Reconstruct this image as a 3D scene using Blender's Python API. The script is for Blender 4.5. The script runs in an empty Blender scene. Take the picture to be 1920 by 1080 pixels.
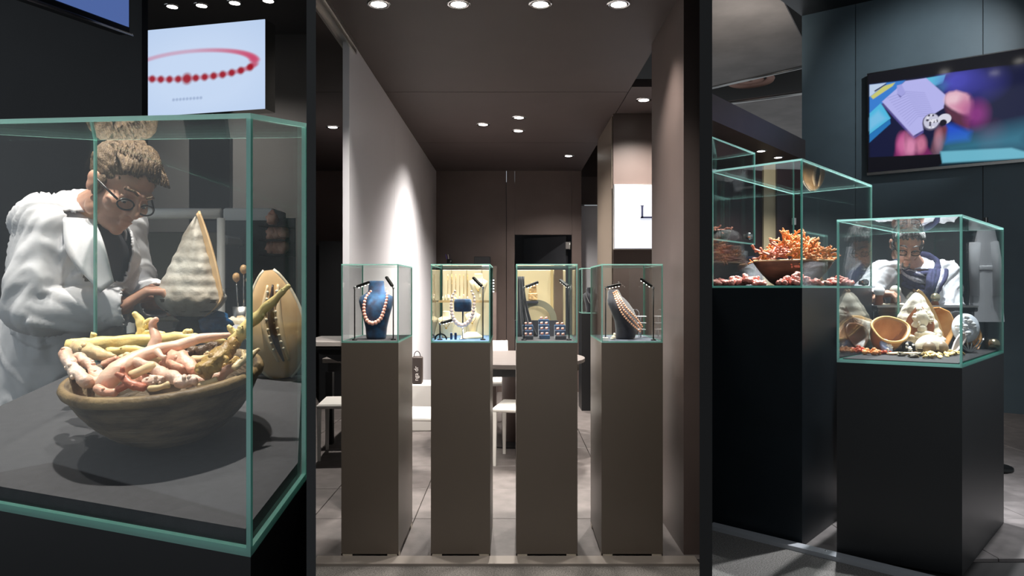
import bpy, math, random
import numpy as np
from mathutils import Vector, Matrix, noise

# ------------------------------------------------------------------ camera, world, exposure
F, H0 = 1300.0, 1.35                      # focal length in pixels of a 1920 px wide frame, eye height
sc = bpy.context.scene
col = sc.collection
cam_d = bpy.data.cameras.new('camera'); cam = bpy.data.objects.new('camera', cam_d); col.objects.link(cam)
cam_d.sensor_width = 36.0; cam_d.lens = 36.0 * F / 1920.0; cam_d.clip_start = 0.02
cam.location = (0, 0, H0); cam.rotation_euler = (math.pi / 2, 0, 0)
sc.camera = cam
sc.view_settings.view_transform = 'Standard'; sc.view_settings.look = 'None'
sc.view_settings.gamma = 1.0; sc.view_settings.use_curve_mapping = False
sc.view_settings.exposure = 0.0
sc.cycles.transparent_max_bounces = 32
sc.cycles.max_bounces = 8
world = bpy.data.worlds.new('hall_air'); sc.world = world; world.use_nodes = True
world.node_tree.nodes['Background'].inputs[0].default_value = (0.86, 0.93, 1.0, 1)
world.node_tree.nodes['Background'].inputs[1].default_value = 0.42


def ceiling_spot(name, loc, target, watts, angle=60, blend=1.0, color=(1, .93, .85), size=.04, parent=None):
    d = bpy.data.lights.new(name, 'SPOT'); d.energy = watts; d.spot_size = math.radians(angle); d.spot_blend = blend
    d.color = color; d.shadow_soft_size = size
    o = bpy.data.objects.new(name, d); col.objects.link(o)
    o.location = loc
    o.rotation_euler = (Vector(target) - Vector(loc)).to_track_quat('-Z', 'Y').to_euler()
    return o


# ------------------------------------------------------------------ helpers
def P(u, v, y):
    return Vector(((u - 960) / F * y, y, H0 - (v - 540) / F * y))


def Gz(u, v, z=0.0):
    y = (H0 - z) * F / (v - 540.0)
    return P(u, v, y)


def S(r, g, b):
    f = lambda c: (c / 255 / 12.92) if c / 255 <= .04045 else ((c / 255 + .055) / 1.055) ** 2.4
    return (f(r), f(g), f(b))


MATS = {}


def mat(name, rgb, rough=.5, metal=0.0, var=0.0, vs=6.0, bump=0.0, bs=40.0, spec=.5, emit=None, es=1.0, stretch=None,
        sheen=0.0, rgb2=None, sss=0.0):
    if name in MATS: return MATS[name]
    m = bpy.data.materials.new(name); m.use_nodes = True; nt = m.node_tree; n = nt.nodes; L = nt.links
    p = n['Principled BSDF']
    p.inputs['Base Color'].default_value = (*rgb, 1); p.inputs['Roughness'].default_value = rough
    p.inputs['Metallic'].default_value = metal; p.inputs['Specular IOR Level'].default_value = spec
    if sheen: p.inputs['Sheen Weight'].default_value = sheen
    if sss:
        p.inputs['Subsurface Weight'].default_value = sss; p.inputs['Subsurface Scale'].default_value = .02
    if emit:
        p.inputs['Emission Color'].default_value = (*emit, 1); p.inputs['Emission Strength'].default_value = es
    tc = n.new('ShaderNodeTexCoord'); mp = n.new('ShaderNodeMapping'); L.new(tc.outputs['Object'], mp.inputs[0])
    if stretch: mp.inputs['Scale'].default_value = stretch
    if var or rgb2:
        t = n.new('ShaderNodeTexNoise'); t.inputs['Scale'].default_value = vs; t.inputs['Detail'].default_value = 6
        L.new(mp.outputs[0], t.inputs['Vector'])
        cr = n.new('ShaderNodeValToRGB'); cr.color_ramp.elements[0].position = .35; cr.color_ramp.elements[1].position = .65
        a = rgb if rgb2 else tuple(c * (1 - var) for c in rgb)
        b = rgb2 if rgb2 else tuple(min(1, c * (1 + var)) for c in rgb)
        cr.color_ramp.elements[0].color = (*a, 1); cr.color_ramp.elements[1].color = (*b, 1)
        L.new(t.outputs['Fac'], cr.inputs[0]); L.new(cr.outputs[0], p.inputs['Base Color'])
    if bump:
        t = n.new('ShaderNodeTexNoise'); t.inputs['Scale'].default_value = bs; t.inputs['Detail'].default_value = 5
        L.new(mp.outputs[0], t.inputs['Vector'])
        bp = n.new('ShaderNodeBump'); bp.inputs['Strength'].default_value = bump; bp.inputs['Distance'].default_value = .01
        L.new(t.outputs['Fac'], bp.inputs['Height']); L.new(bp.outputs[0], p.inputs['Normal'])
    MATS[name] = m
    return m


def glass_mat(name, tint, k=1.0):
    m = bpy.data.materials.new(name); m.use_nodes = True; nt = m.node_tree; n = nt.nodes; L = nt.links
    n.remove(n['Principled BSDF']); out = n['Material Output']
    tr = n.new('ShaderNodeBsdfTransparent'); tr.inputs[0].default_value = (*tint, 1)
    gl = n.new('ShaderNodeBsdfGlossy'); gl.inputs['Roughness'].default_value = 0.0
    lw = n.new('ShaderNodeLayerWeight'); lw.inputs[0].default_value = .5
    pw = n.new('ShaderNodeMath'); pw.operation = 'POWER'; pw.inputs[1].default_value = 5
    mu = n.new('ShaderNodeMath'); mu.operation = 'MULTIPLY_ADD'; mu.inputs[1].default_value = .96; mu.inputs[2].default_value = .04
    mk = n.new('ShaderNodeMath'); mk.operation = 'MULTIPLY'; mk.inputs[1].default_value = k
    mx = n.new('ShaderNodeMixShader')
    L.new(lw.outputs['Facing'], pw.inputs[0]); L.new(pw.outputs[0], mu.inputs[0]); L.new(mu.outputs[0], mk.inputs[0])
    L.new(mk.outputs[0], mx.inputs[0]); L.new(tr.outputs[0], mx.inputs[1]); L.new(gl.outputs[0], mx.inputs[2])
    L.new(mx.outputs[0], out.inputs['Surface'])
    MATS[name] = m
    return m


GLASS = glass_mat('clear_glass', (.985, .995, .99))


def edge_mat():
    m = bpy.data.materials.new('glass_edge'); m.use_nodes = True; nt = m.node_tree; n = nt.nodes; L = nt.links
    n.remove(n['Principled BSDF']); out = n['Material Output']
    di = n.new('ShaderNodeBsdfDiffuse'); di.inputs[0].default_value = (.42, .72, .65, 1)
    ts = n.new('ShaderNodeBsdfTranslucent'); ts.inputs[0].default_value = (.46, .80, .73, 1)
    tr = n.new('ShaderNodeBsdfTransparent'); tr.inputs[0].default_value = (.55, .86, .80, 1)
    gl = n.new('ShaderNodeBsdfGlossy'); gl.inputs['Roughness'].default_value = .15; gl.inputs[0].default_value = (.75, 1, .95, 1)
    a = n.new('ShaderNodeMixShader'); b = n.new('ShaderNodeMixShader'); c = n.new('ShaderNodeMixShader')
    a.inputs[0].default_value = .5; b.inputs[0].default_value = .22; c.inputs[0].default_value = .22
    L.new(di.outputs[0], a.inputs[1]); L.new(ts.outputs[0], a.inputs[2])
    L.new(a.outputs[0], b.inputs[1]); L.new(gl.outputs[0], b.inputs[2])
    L.new(b.outputs[0], c.inputs[1]); L.new(tr.outputs[0], c.inputs[2])
    L.new(c.outputs[0], out.inputs['Surface'])
    return m


EDGE = edge_mat()


class B:
    """collects shapes; build() links them as one mesh object"""
    def __init__(s): s.v = []; s.f = []; s.m = []; s.s = []; s.mi = 0

    def add(s, vs, fs, smooth=False, mi=None):
        o = len(s.v); s.v += [tuple(v) for v in vs]
        for f in fs:
            s.f.append(tuple(o + i for i in f)); s.m.append(s.mi if mi is None else mi); s.s.append(smooth)
        return s

    def hexa(s, bot, top, mis=None):
        """prism between two polygons; faces: bottom, top, sides"""
        n = len(bot); fs = [tuple(range(n))[::-1], tuple(range(n, 2 * n))] + [(i, (i + 1) % n, n + (i + 1) % n, n + i) for i in range(n)]
        o = len(s.v); s.v += [tuple(v) for v in bot] + [tuple(v) for v in top]
        for k, f in enumerate(fs):
            s.f.append(tuple(o + i for i in f)); s.m.append(mis[k] if mis else s.mi); s.s.append(False)
        return s

    def box(s, c, d, rz=0.0, M=None):
        x, y, z = (k / 2 for k in d); co, si = math.cos(rz), math.sin(rz)
        q = lambda a, b, h: Vector((c[0] + a * co - b * si, c[1] + a * si + b * co, c[2] + h))
        pts = [(-x, -y), (x, -y), (x, y), (-x, y)]
        bo = [q(a, b, -z) for a, b in pts]; to = [q(a, b, z) for a, b in pts]
        if M: bo = [M @ p for p in bo]; to = [M @ p for p in to]
        return s.hexa(bo, to)

    def bbox(s, c, d, bv=.01, rz=0.0, M=None):
        """box with chamfered edges"""
        x, y, z = (k / 2 for k in d); bv = min(bv, x * .9, y * .9, z * .9)
        co, si = math.cos(rz), math.sin(rz)
        rings = []
        for h, k in ((-z, bv), (-z + bv, 0), (z - bv, 0), (z, bv)):
            a, b = x - k, y - k; cc = bv
            r = [(-a + cc, -b), (a - cc, -b), (a, -b + cc), (a, b - cc), (a - cc, b), (-a + cc, b), (-a, b - cc), (-a, -b + cc)]
            rings.append([(p, q, h) for p, q in r])
        vs = []
        for r in rings:
            for p, q, h in r:
                w = Vector((c[0] + p * co - q * si, c[1] + p * si + q * co, c[2] + h)); vs.append(M @ w if M else w)
        fs = [tuple(range(8))[::-1], tuple(range(24, 32))]
        for k in range(3):
            for i in range(8): fs.append((k * 8 + i, k * 8 + (i + 1) % 8, k * 8 + 8 + (i + 1) % 8, k * 8 + 8 + i))
        return s.add(vs, fs)

    def tube(s, pts, rad, seg=8, caps=True, smooth=True, rnd=0.0, rs=30.0, flat=None):
        pts = [Vector(p) for p in pts]; n = len(pts)
        if not hasattr(rad, '__len__'): rad = [rad] * n
        vs = []; up = None
        for i in range(n):
            t = (pts[min(i + 1, n - 1)] - pts[max(i - 1, 0)]).normalized()
            if up is None:
                up = Vector((0, 0, 1)) if abs(t.z) < .9 else Vector((1, 0, 0))
            a = t.cross(up).normalized(); b = a.cross(t).normalized(); up = b
            for k in range(seg):
                th = 2 * math.pi * k / seg
                d = a * math.cos(th) + b * math.sin(th) * (flat if flat else 1)
                p = pts[i] + d * rad[i]
                if rnd: p = p + d * rad[i] * rnd * noise.noise(p * rs)
                vs.append(p)
        fs = [(i * seg + k, i * seg + (k + 1) % seg, (i + 1) * seg + (k + 1) % seg, (i + 1) * seg + k) for i in range(n - 1) for k in range(seg)]
        if caps:
            vs.append(pts[0]); vs.append(pts[-1]); a, b = n * seg, n * seg + 1
            fs += [(a, (k + 1) % seg, k) for k in range(seg)] + [(b, (n - 1) * seg + k, (n - 1) * seg + (k + 1) % seg) for k in range(seg)]
        return s.add(vs, fs, smooth)

    def ball(s, c, r, seg=14, rings=9, M=None, f=None):
        r = (r, r, r) if not hasattr(r, '__len__') else r; c = Vector(c)
        vs = []
        def put(d):
            if f: d = d * f(d)
            p = Vector((d.x * r[0], d.y * r[1], d.z * r[2])); vs.append((M @ p if M else p) + c)
        for i in range(1, rings):
            ph = math.pi * i / rings
            for k in range(seg):
                th = 2 * math.pi * k / seg
                put(Vector((math.sin(ph) * math.cos(th), math.sin(ph) * math.sin(th), math.cos(ph))))
        put(Vector((0, 0, 1))); put(Vector((0, 0, -1))); t, q = (rings - 1) * seg, (rings - 1) * seg + 1
        fs = [(i * seg + k, (i + 1) * seg + k, (i + 1) * seg + (k + 1) % seg, i * seg + (k + 1) % seg) for i in range(rings - 2) for k in range(seg)]
        fs += [(t, k, (k + 1) % seg) for k in range(seg)] + [(q, (rings - 2) * seg + (k + 1) % seg, (rings - 2) * seg + k) for k in range(seg)]
        return s.add(vs, fs, True)

    def lathe(s, prof, seg=32, M=None, smooth=True, f=None, closed=False):
        vs = []
        for r, z in prof:
            for k in range(seg):
                th = 2 * math.pi * k / seg; rr = r * (f(th, z) if f else 1)
                p = Vector((rr * math.cos(th), rr * math.sin(th), z)); vs.append(M @ p if M else p)
        n = len(prof)
        fs = [(i * seg + k, i * seg + (k + 1) % seg, (i + 1) * seg + (k + 1) % seg, (i + 1) * seg + k) for i in range(n - 1 + (1 if closed else 0)) for k in range(seg)] if not closed else \
             [(i * seg + k, i * seg + (k + 1) % seg, ((i + 1) % n) * seg + (k + 1) % seg, ((i + 1) % n) * seg + k) for i in range(n) for k in range(seg)]
        return s.add(vs, fs, smooth)

    def grid(s, nu, nv, fn, smooth=True, wrap=False):
        vs = [fn(i / (nu - 1 if not wrap else nu), j / (nv - 1)) for j in range(nv) for i in range(nu)]
        fs = [(j * nu + i, j * nu + (i + 1) % nu, (j + 1) * nu + (i + 1) % nu, (j + 1) * nu + i) for j in range(nv - 1) for i in range(nu if wrap else nu - 1)]
        return s.add(vs, fs, smooth)

    def mesh(s, name, mats):
        me = bpy.data.meshes.new(name)
        me.from_pydata(s.v, [], s.f)
        mats = mats if isinstance(mats, (list, tuple)) else [mats]
        for m in mats: me.materials.append(m)
        me.polygons.foreach_set('material_index', s.m); me.polygons.foreach_set('use_smooth', s.s)
        me.update()
        return me

    def build(s, name, mats, parent=None, loc=None):
        return link(name, s.mesh(name, mats), parent, loc)


def link(name, me, parent=None, loc=None):
    o = bpy.data.objects.new(name, me); col.objects.link(o)
    if parent: o.parent = parent
    if loc is not None: o.location = loc
    return o


def tag(o, label, cat, group=None):
    o['label'] = label; o['category'] = cat
    if group: o['group'] = group
    return o


def thing(name, label, cat, group=None, loc=(0, 0, 0), rz=0.0):
    o = bpy.data.objects.new(name, None); col.objects.link(o); o.location = loc; o.rotation_euler = (0, 0, rz)
    o.empty_display_size = .05
    return tag(o, label, cat, group)


def struct(o, label=None):
    o['kind'] = 'structure'
    if label: o['label'] = label
    return o


def sroot(name, label):
    o = bpy.data.objects.new(name, None); col.objects.link(o); o.empty_display_size = .05
    return struct(o, label)


def sampled(pts, n):
    """n points evenly spaced along a Catmull-Rom curve through pts"""
    p = [Vector(q) for q in pts]; p = [2 * p[0] - p[1]] + p + [2 * p[-1] - p[-2]]
    fine = []
    for i in range(1, len(p) - 2):
        for k in range(16):
            t = k / 16; a, b, c, d = p[i - 1], p[i], p[i + 1], p[i + 2]
            fine.append(.5 * (2 * b + (c - a) * t + (2 * a - 5 * b + 4 * c - d) * t * t + (3 * b - a - 3 * c + d) * t ** 3))
    fine.append(p[-2])
    acc = [0]
    for i in range(1, len(fine)): acc.append(acc[-1] + (fine[i] - fine[i - 1]).length)
    out = []; j = 0
    for k in range(n):
        s = acc[-1] * k / (n - 1)
        while j < len(acc) - 2 and acc[j + 1] < s: j += 1
        t = (s - acc[j]) / max(1e-9, acc[j + 1] - acc[j]); out.append(fine[j].lerp(fine[j + 1], min(1, t)))
    return out


WORK = bpy.data.scenes.new('workshop')                     # an empty scene to shape single meshes in, removed at the end


def remeshed(bm, voxel, smooth=6, fac=.5):
    """one closed skin around all shapes collected in bm"""
    me = bm.mesh('tmp', mat('tmp', (.5, .5, .5))); o = bpy.data.objects.new('tmp', me); WORK.collection.objects.link(o)
    r = o.modifiers.new('r', 'REMESH'); r.mode = 'VOXEL'; r.voxel_size = voxel; r.use_smooth_shade = True
    s = o.modifiers.new('s', 'SMOOTH'); s.iterations = smooth; s.factor = fac
    with bpy.context.temp_override(scene=WORK, view_layer=WORK.view_layers[0]):
        dg = bpy.context.evaluated_depsgraph_get(); ev = o.evaluated_get(dg)
        out = bpy.data.meshes.new_from_object(ev)
    bpy.data.objects.remove(o); bpy.data.meshes.remove(me)
    out.materials.clear()
    return out


def join_meshes(name, meshes, mats):
    b = B()
    for k, me in enumerate(meshes):
        b.add([v.co[:] for v in me.vertices], [tuple(p.vertices) for p in me.polygons], True, k if len(mats) > 1 else 0)
    return b.mesh(name, mats)


# paint a flat print as vertex colours of a fine grid
class Paint:
    def __init__(s, w, h, base):
        s.w, s.h = w, h; s.img = np.ones((h, w, 3)) * np.array(base)
        s.X, s.Y = np.meshgrid((np.arange(w)) / (w - 1), (np.arange(h)) / (h - 1))

    def blend(s, a, c): s.img = s.img * (1 - a[..., None]) + np.array(c) * a[..., None]

    def poly(s, pts, c, soft=.006, amp=1.0, asp=1.78):
        X, Y = s.X * asp, s.Y; p = [(x * asp, y) for x, y in pts]
        ins = np.zeros_like(X, bool); d = np.full_like(X, 9.0)
        for i in range(len(p)):
            (x0, y0), (x1, y1) = p[i], p[(i + 1) % len(p)]
            cnd = ((y0 > Y) != (y1 > Y)); xi = (x1 - x0) * (Y - y0) / ((y1 - y0) or 1e-9) + x0
            ins ^= cnd & (X < xi)
            ex, ey = x1 - x0, y1 - y0; t = np.clip(((X - x0) * ex + (Y - y0) * ey) / (ex * ex + ey * ey + 1e-12), 0, 1)
            d = np.minimum(d, np.hypot(X - x0 - t * ex, Y - y0 - t * ey))
        sd = np.where(ins, d, -d)
        s.blend(np.clip(.5 + sd / (2 * soft), 0, 1) * amp, c)

    def ell(s, cx, cy, rx, ry, c, soft=.2, amp=1.0):
        r = np.hypot((s.X - cx) / rx, (s.Y - cy) / ry)
        s.blend(np.clip((1 - r) / soft + .5, 0, 1) * amp, c)

    def mesh(s, name, fn, m):
        b = B(); b.grid(s.w, s.h, fn, False); me = b.mesh(name, m)
        ca = me.color_attributes.new('Print', 'FLOAT_COLOR', 'POINT')
        rgba = np.ones((s.h, s.w, 4)); rgba[..., :3] = s.img
        ca.data.foreach_set('color', rgba.reshape(-1).astype(np.float32))
        return me


def screen_mat(name, strength, rough=.12):
    m = bpy.data.materials.new(name); m.use_nodes = True; nt = m.node_tree; n = nt.nodes; L = nt.links
    p = n['Principled BSDF']; p.inputs['Base Color'].default_value = (.01, .01, .01, 1); p.inputs['Roughness'].default_value = rough
    a = n.new('ShaderNodeAttribute'); a.attribute_name = 'Print'
    L.new(a.outputs['Color'], p.inputs['Emission Color']); p.inputs['Emission Strength'].default_value = strength
    return m


# ------------------------------------------------------------------ materials
M_brown = mat('dark_brown_laminate', S(90, 78, 74), .42, var=.08, vs=3, bump=.03, bs=120)
M_ceil = mat('dark_brown_ceiling_board', S(66, 56, 54), .6, var=.06, vs=3)
M_plinth = mat('bronze_grey_lacquer', S(92, 83, 74), .38, var=.05, vs=2)
M_black = mat('black_lacquer', S(22, 23, 25), .4, var=.1, vs=3)
M_matte = mat('matte_black_board', S(62, 62, 62), .95, spec=.05)
M_teal = mat('dark_teal_laminate', S(84, 100, 108), .45, var=.08, vs=2, bump=.02, bs=150)
M_white = mat('white_gloss_panel', S(234, 233, 238), .3, var=.02, vs=1)
M_chair = mat('white_leather', S(226, 224, 218), .45)
M_tile = mat('grey_stone_tile', S(104, 98, 96), .45, var=.18, vs=9, bump=.05, bs=90)
M_grout = mat('dark_grout', S(50, 47, 46), .9)
M_carpet = mat('grey_carpet', S(112, 108, 104), .95, var=.5, vs=160, bump=.6, bs=420)
M_alu = mat('brushed_aluminium', S(190, 188, 184), .32, 1.0, bump=.02, bs=200)
M_deck = mat('charcoal_fabric_board', S(58, 58, 62), .8, var=.08, vs=60, bump=.12, bs=500)
M_chrome = mat('polished_chrome', S(215, 215, 215), .12, 1.0)
M_blackmetal = mat('black_metal', S(20, 20, 20), .4, .6)
M_plum = mat('plum_brown_panel', S(62, 46, 52), .5, var=.06)
M_fabric = mat('grey_stretch_fabric', S(128, 122, 118), .9, var=.12, vs=2)
M_lamp = mat('lamp_glow', (1, 1, 1), .5, emit=(1, .96, .9), es=14)
M_skin = mat('skin', S(206, 158, 134), .5, var=.06, vs=30, sss=.15, bump=.03, bs=160)
M_coat = mat('white_cotton', S(226, 226, 230), .85, bump=.05, bs=90)
M_shirt = mat('charcoal_jersey', S(62, 60, 66), .9, bump=.05, bs=200)
M_velvet = mat('navy_velvet', S(20, 30, 56), .9, sheen=.25, rgb2=S(20, 70, 108), vs=26)
M_blkvelvet = mat('black_velvet', S(34, 36, 46), .9, sheen=.35, var=.2, vs=40)
M_pinkbead = mat('pink_coral_bead', S(244, 178, 160), .22, var=.08, vs=30)
M_whitebead = mat('pale_pink_bead', S(250, 226, 220), .2, var=.04)
M_peachbead = mat('peach_bead', S(240, 182, 148), .22, var=.08, vs=40)
M_cream = mat('cream_leatherette', S(226, 212, 176), .6)
M_gold = mat('gold', S(216, 172, 92), .25, 1.0)
M_darkwood = mat('aged_brown_wood', S(80, 68, 54), .6, rgb2=S(142, 124, 98), vs=11, stretch=(1, 1, 3), bump=.45, bs=36)

# ------------------------------------------------------------------ room shell
KL, KR = (583.5 - 960) / F, (1323.5 - 960) / F           # the two partitions run along these lines


def partition(name, k, y0, y1, th, h, label):
    d = Vector((k, 1, 0)).normalized(); nrm = Vector((d.y, -d.x, 0)) * th / 2
    a, c = Vector((k * y0, y0, 0)), Vector((k * y1, y1, 0))
    b = B(); q = [a + nrm, c + nrm, c - nrm, a - nrm]
    b.hexa(q, [p + Vector((0, 0, h)) for p in q])
    return struct(b.build(name, M_matte), label)


partition('wall_left_partition', KL, .90, 10.6, .0117, 5.6, 'thin matte black partition between the coral bowl bay and the booth')
partition('wall_right_partition', KR, 2.40, 10.6, .0424, 5.6, 'matte black partition between the booth and the bay with the screen')

# floor: base, tiles, carpet
b = B(); b.box((1.5, 5.2, -.035), (14, 12.4, .03)); floor = struct(b.build('floor', M_grout), 'dark stone tiled floor with fine joints')
tb = B(); tb.bbox((0, 0, 0), (.596, .596, .02), .002); tme = tb.mesh('tile', M_tile)
for i in range(-5, 12):
    for j in range(0, 10):
        x, y = -.27 + i * .6, 3.76 + j * .6
        if x < KL * (y + .3) - .35 or x > 6.2: continue
        o = link('tile', tme, floor, (x, y, -.010)); o.rotation_euler.z = math.pi / 2 * ((i * 7 + j * 3) % 4)
b = B()
T0, T1 = Vector((1.125, 3.90, 0)), Vector((1.86, 3.235, 0)); td = (T1 - T0).normalized()
cq = [(-3.5, -.9), (3.4, -.9), T1[:2] + () if False else (T1.x + td.x * 1.5, T1.y + td.y * 1.5), (T0.x - td.x * .0, T0.y), (KR * 3.36 + .03, 3.36), (KL * 3.36 - .3, 3.36), (-3.5, 3.36)]
b.hexa([Vector((x, y, -.02)) for x, y in cq], [Vector((x, y, .006)) for x, y in cq])
carpet = struct(b.build('floor_carpet', M_carpet), 'grey short pile carpet in front of the pedestals')
b = B(); b.box((-.03, 3.410, .004), (1.88, .10, .020)); b.box((-.03, 3.354, .008), (1.88, .014, .022))
struct(b.build('trim_1', mat('taupe_threshold', S(150, 142, 134), .4, .3)), 'taupe metal threshold strip along the pedestal row')
n2 = Vector((-td.y, td.x, 0)) * -1
b = B(); q = [T0 + n2 * -.02, T1 + td * 1.2 + n2 * -.02, T1 + td * 1.2 + n2 * .05, T0 + n2 * .05]
b.hexa([p + Vector((0, 0, -.01)) for p in q], [p + Vector((0, 0, .028)) for p in q])
tr2 = struct(b.build('trim_2', mat('satin_aluminium', S(176, 178, 182), .45, .25)), 'aluminium floor edging running past the black plinths')
b = B(); s0 = T0.lerp(T1, .62) + Vector((0, 0, .028)); b.lathe([(.0001, .003), (.006, .002), (.007, 0)], 12, Matrix.Translation(s0)); b.build('screw', M_chrome, tr2)

# --- middle booth
ZC = 2.87
ceil = sroot('ceiling', 'dark brown panelled booth ceiling')
for (ya, yb) in ((2.2, 5.376), (5.384, 7.256), (7.264, 9.0)):
    xr = .90
    b = B(); q = [(KL * ya + .02, ya), (xr, ya), (xr, yb), (KL * yb + .02, yb)]
    b.hexa([Vector((x, y, ZC)) for x, y in q], [Vector((x, y, ZC + .06)) for x, y in q]); b.build('panel', M_ceil, ceil)
b = B(); q = [(.906, 5.24), (KR * 5.24 - .03, 5.24), (KR * 6.04 - .03, 6.04), (.906, 6.04)]
b.hexa([Vector((x, y, ZC)) for x, y in q], [Vector((x, y, ZC + .06)) for x, y in q]); b.build('panel', M_ceil, ceil)
b = B(); q = [(.886, 3.0), (KR * 3 - .03, 3.0), (KR * 5.2 - .03, 5.2), (.95, 5.2)]
b.hexa([Vector((x, y, 3.5)) for x, y in q], [Vector((x, y, 3.56)) for x, y in q]); b.build('upper_panel', M_brown, ceil)
# back wall with door opening
YB = 9.0
xw = lambda u: (u - 960) / F * YB
wb = sroot('wall_back', 'dark brown panelled back wall with a doorway')
zd = H0 + 100 / F * YB
def slab(parent, name, x0, x1, z0, z1, y0, y1, m):
    b = B(); b.box(((x0 + x1) / 2, (y0 + y1) / 2, (z0 + z1) / 2), (x1 - x0, y1 - y0, z1 - z0)); return b.build(name, m, parent)
slab(wb, 'panel', KL * YB + .02, xw(949), 0, ZC, YB, YB + .08, M_brown)
slab(wb, 'panel', xw(950), xw(965), 0, ZC, YB, YB + .08, M_brown)
slab(wb, 'panel', xw(965) + .002, xw(1072), zd, ZC, YB, YB + .08, M_brown)
slab(wb, 'panel', xw(1072) + .002, xw(1090), 0, ZC, YB, YB + .08, M_brown)
dr = sroot('door_1', 'dark open door inside the back doorway')
b = B(); b.box((0, 0, 0), (.74, .04, zd - .02)); dl = b.build('door_leaf', mat('dark_slate_door', S(44, 46, 50), .5), dr, (xw(1068) - .30, YB + .36, zd / 2)); dl.rotation_euler.z = math.radians(-42)
b = B(); b.tube([(0, 0, -.05), (0, 0, .05)], .012, 8); b.box((-.03, 0, 0), (.05, .02, .09)); b.build('hinge', M_alu, dr, (xw(1069), YB + .03, H0 + 80 / F * YB))
slab(dr, 'recess_back', xw(940), xw(1110), 0, ZC, YB + .95, YB + 1.0, mat('slate_recess', S(54, 56, 60), .6))
# white sliding wall on the left
ww = sroot('wall_white', 'tall glossy white panel wall on the left of the booth')
XW = -.983
for y0, y1 in ((4.19, 5.79), (5.795, 7.395), (7.40, 9.0)):
    slab(ww, 'panel', XW - .04, XW, 0, ZC - .004, y0, y1, M_white)
b = B(); b.box((XW - .02, 3.68, ZC - .016), (.075, 1.30, .03)); b.box((XW - .045, 3.68, ZC - .045), (.012, 1.30, .03)); b.box((XW + .005, 3.68, ZC - .045), (.012, 1.30, .03))
struct(b.build('trim_3', M_alu), 'aluminium sliding panel track on the booth ceiling')
# pillar with sign, right wing wall
pil = sroot('wall_pillar', 'dark brown pillar carrying the illuminated sign')
slab(pil, 'body', .883, KR * 6.04 - .04, 0, ZC + .1, 6.045, 7.09, M_brown)
slab(pil, 'shadow_groove', .872, .880, 0, ZC - .02, 6.06, 7.08, M_plinth)
wr = sroot('wall_right', 'dark brown wing wall beside the last pedestal')
slab(wr, 'body', .869, KR * 3.51 - .03, 0, 3.5, 3.51, 4.31, M_brown)
pw = sroot('wall_passage', 'white panel at the end of the passage')
slab(pw, 'lower_panel', xw(1088), xw(1145), 0, H0 + 163 / F * YB, YB + .5, YB + .55, M_white)
slab(pw, 'upper_panel', xw(1088), xw(1145), H0 + 165 / F * YB, ZC, YB + .48, YB + .55, M_brown)
slab(pw, 'recess_head', xw(1060), KR * 9.5 - .05, ZC - .02, 3.6, YB + .5, YB + .55, M_ceil)
b = B(); q = [(.86, 7.05), (KR * 7.05 - .04, 7.05), (KR * 9.6 - .04, 9.6), (.60, 9.6), (.60, 9.05), (.86, 9.05)]; b.hexa([Vector((x, y, 3.3)) for x, y in q], [Vector((x, y, 3.36)) for x, y in q]); b.build('upper_panel', M_ceil, ceil)
# sign
YS = 6.0
sg = thing('lightbox_sign', 'illuminated white lightbox sign with a dark letter L on the pillar', 'sign')
x0, x1 = (1150 - 960) / F * YS, 1.60; z0, z1 = H0 + 72 / F * YS, H0 + 195 / F * YS
b = B(); b.bbox(((x0 + x1) / 2, YS + .02, (z0 + z1) / 2), (x1 - x0, .045, z1 - z0), .006); b.build('frame', M_alu, sg)
b = B(); b.box(((x0 + x1) / 2, YS - .006, (z0 + z1) / 2), (x1 - x0 - .02, .010, z1 - z0 - .02)); b.build('diffuser', mat('sign_glow', (.2, .2, .22), .4, emit=(.86, .90, 1.0), es=.86), sg)
lx0, lx1 = (1201 - 960) / F * YS, (1226 - 960) / F * YS; lz0, lz1 = H0 + 131 / F * YS, H0 + 154 / F * YS
b = B(); st = .017
b.box((lx0 + .012, YS - .015, (lz0 + lz1) / 2), (st, .006, lz1 - lz0)); b.box(((lx0 + lx1) / 2, YS - .015, lz0 + .005), (lx1 - lx0, .006, .015))
b.box((lx0 + .012, YS - .015, lz1), (.028, .006, .005)); b.box((lx0 + .003, YS - .015, lz0 + .002), (.014, .006, .005)); b.box((lx1 - .002, YS - .015, lz0 + .012), (.006, .006, .024))
b.build('letter', mat('navy_letter', S(30, 34, 60), .5), sg)


# downlights
def downlight(x, y, z, label, watts, angle=70, target=None, grp='booth ceiling downlights', r=.042, color=(1, .93, .86)):
    t = thing('downlight', label, 'ceiling light', grp, (x, y, z))
    b = B(); b.lathe([(r * 1.05, 0.0), (r * 1.02, -.006), (r * 1.45, -.006), (r * 1.55, -.001), (r * 1.55, 0.0)], 28); b.build('trim_ring', M_chrome, t)
    b = B(); b.lathe([(.0005, -.004), (r * .98, -.004), (r * .98, -.0005)], 24); b.build('lamp', M_lamp, t)
    s = ceiling_spot('lamp_light', (0, 0, 0), (0, 0, -1), watts, angle, color=color, size=.035)
    s.parent = t; s.location = (0, 0, -.02)
    if target:
        s.rotation_euler = (Vector(target) - Vector((x, y, z))).to_track_quat('-Z', 'Y').to_euler()
    return t


def on_ceiling(u, v, z=ZC):
    y = (z - H0) * F / (540 - v); return (u - 960) / F * y, y


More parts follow.
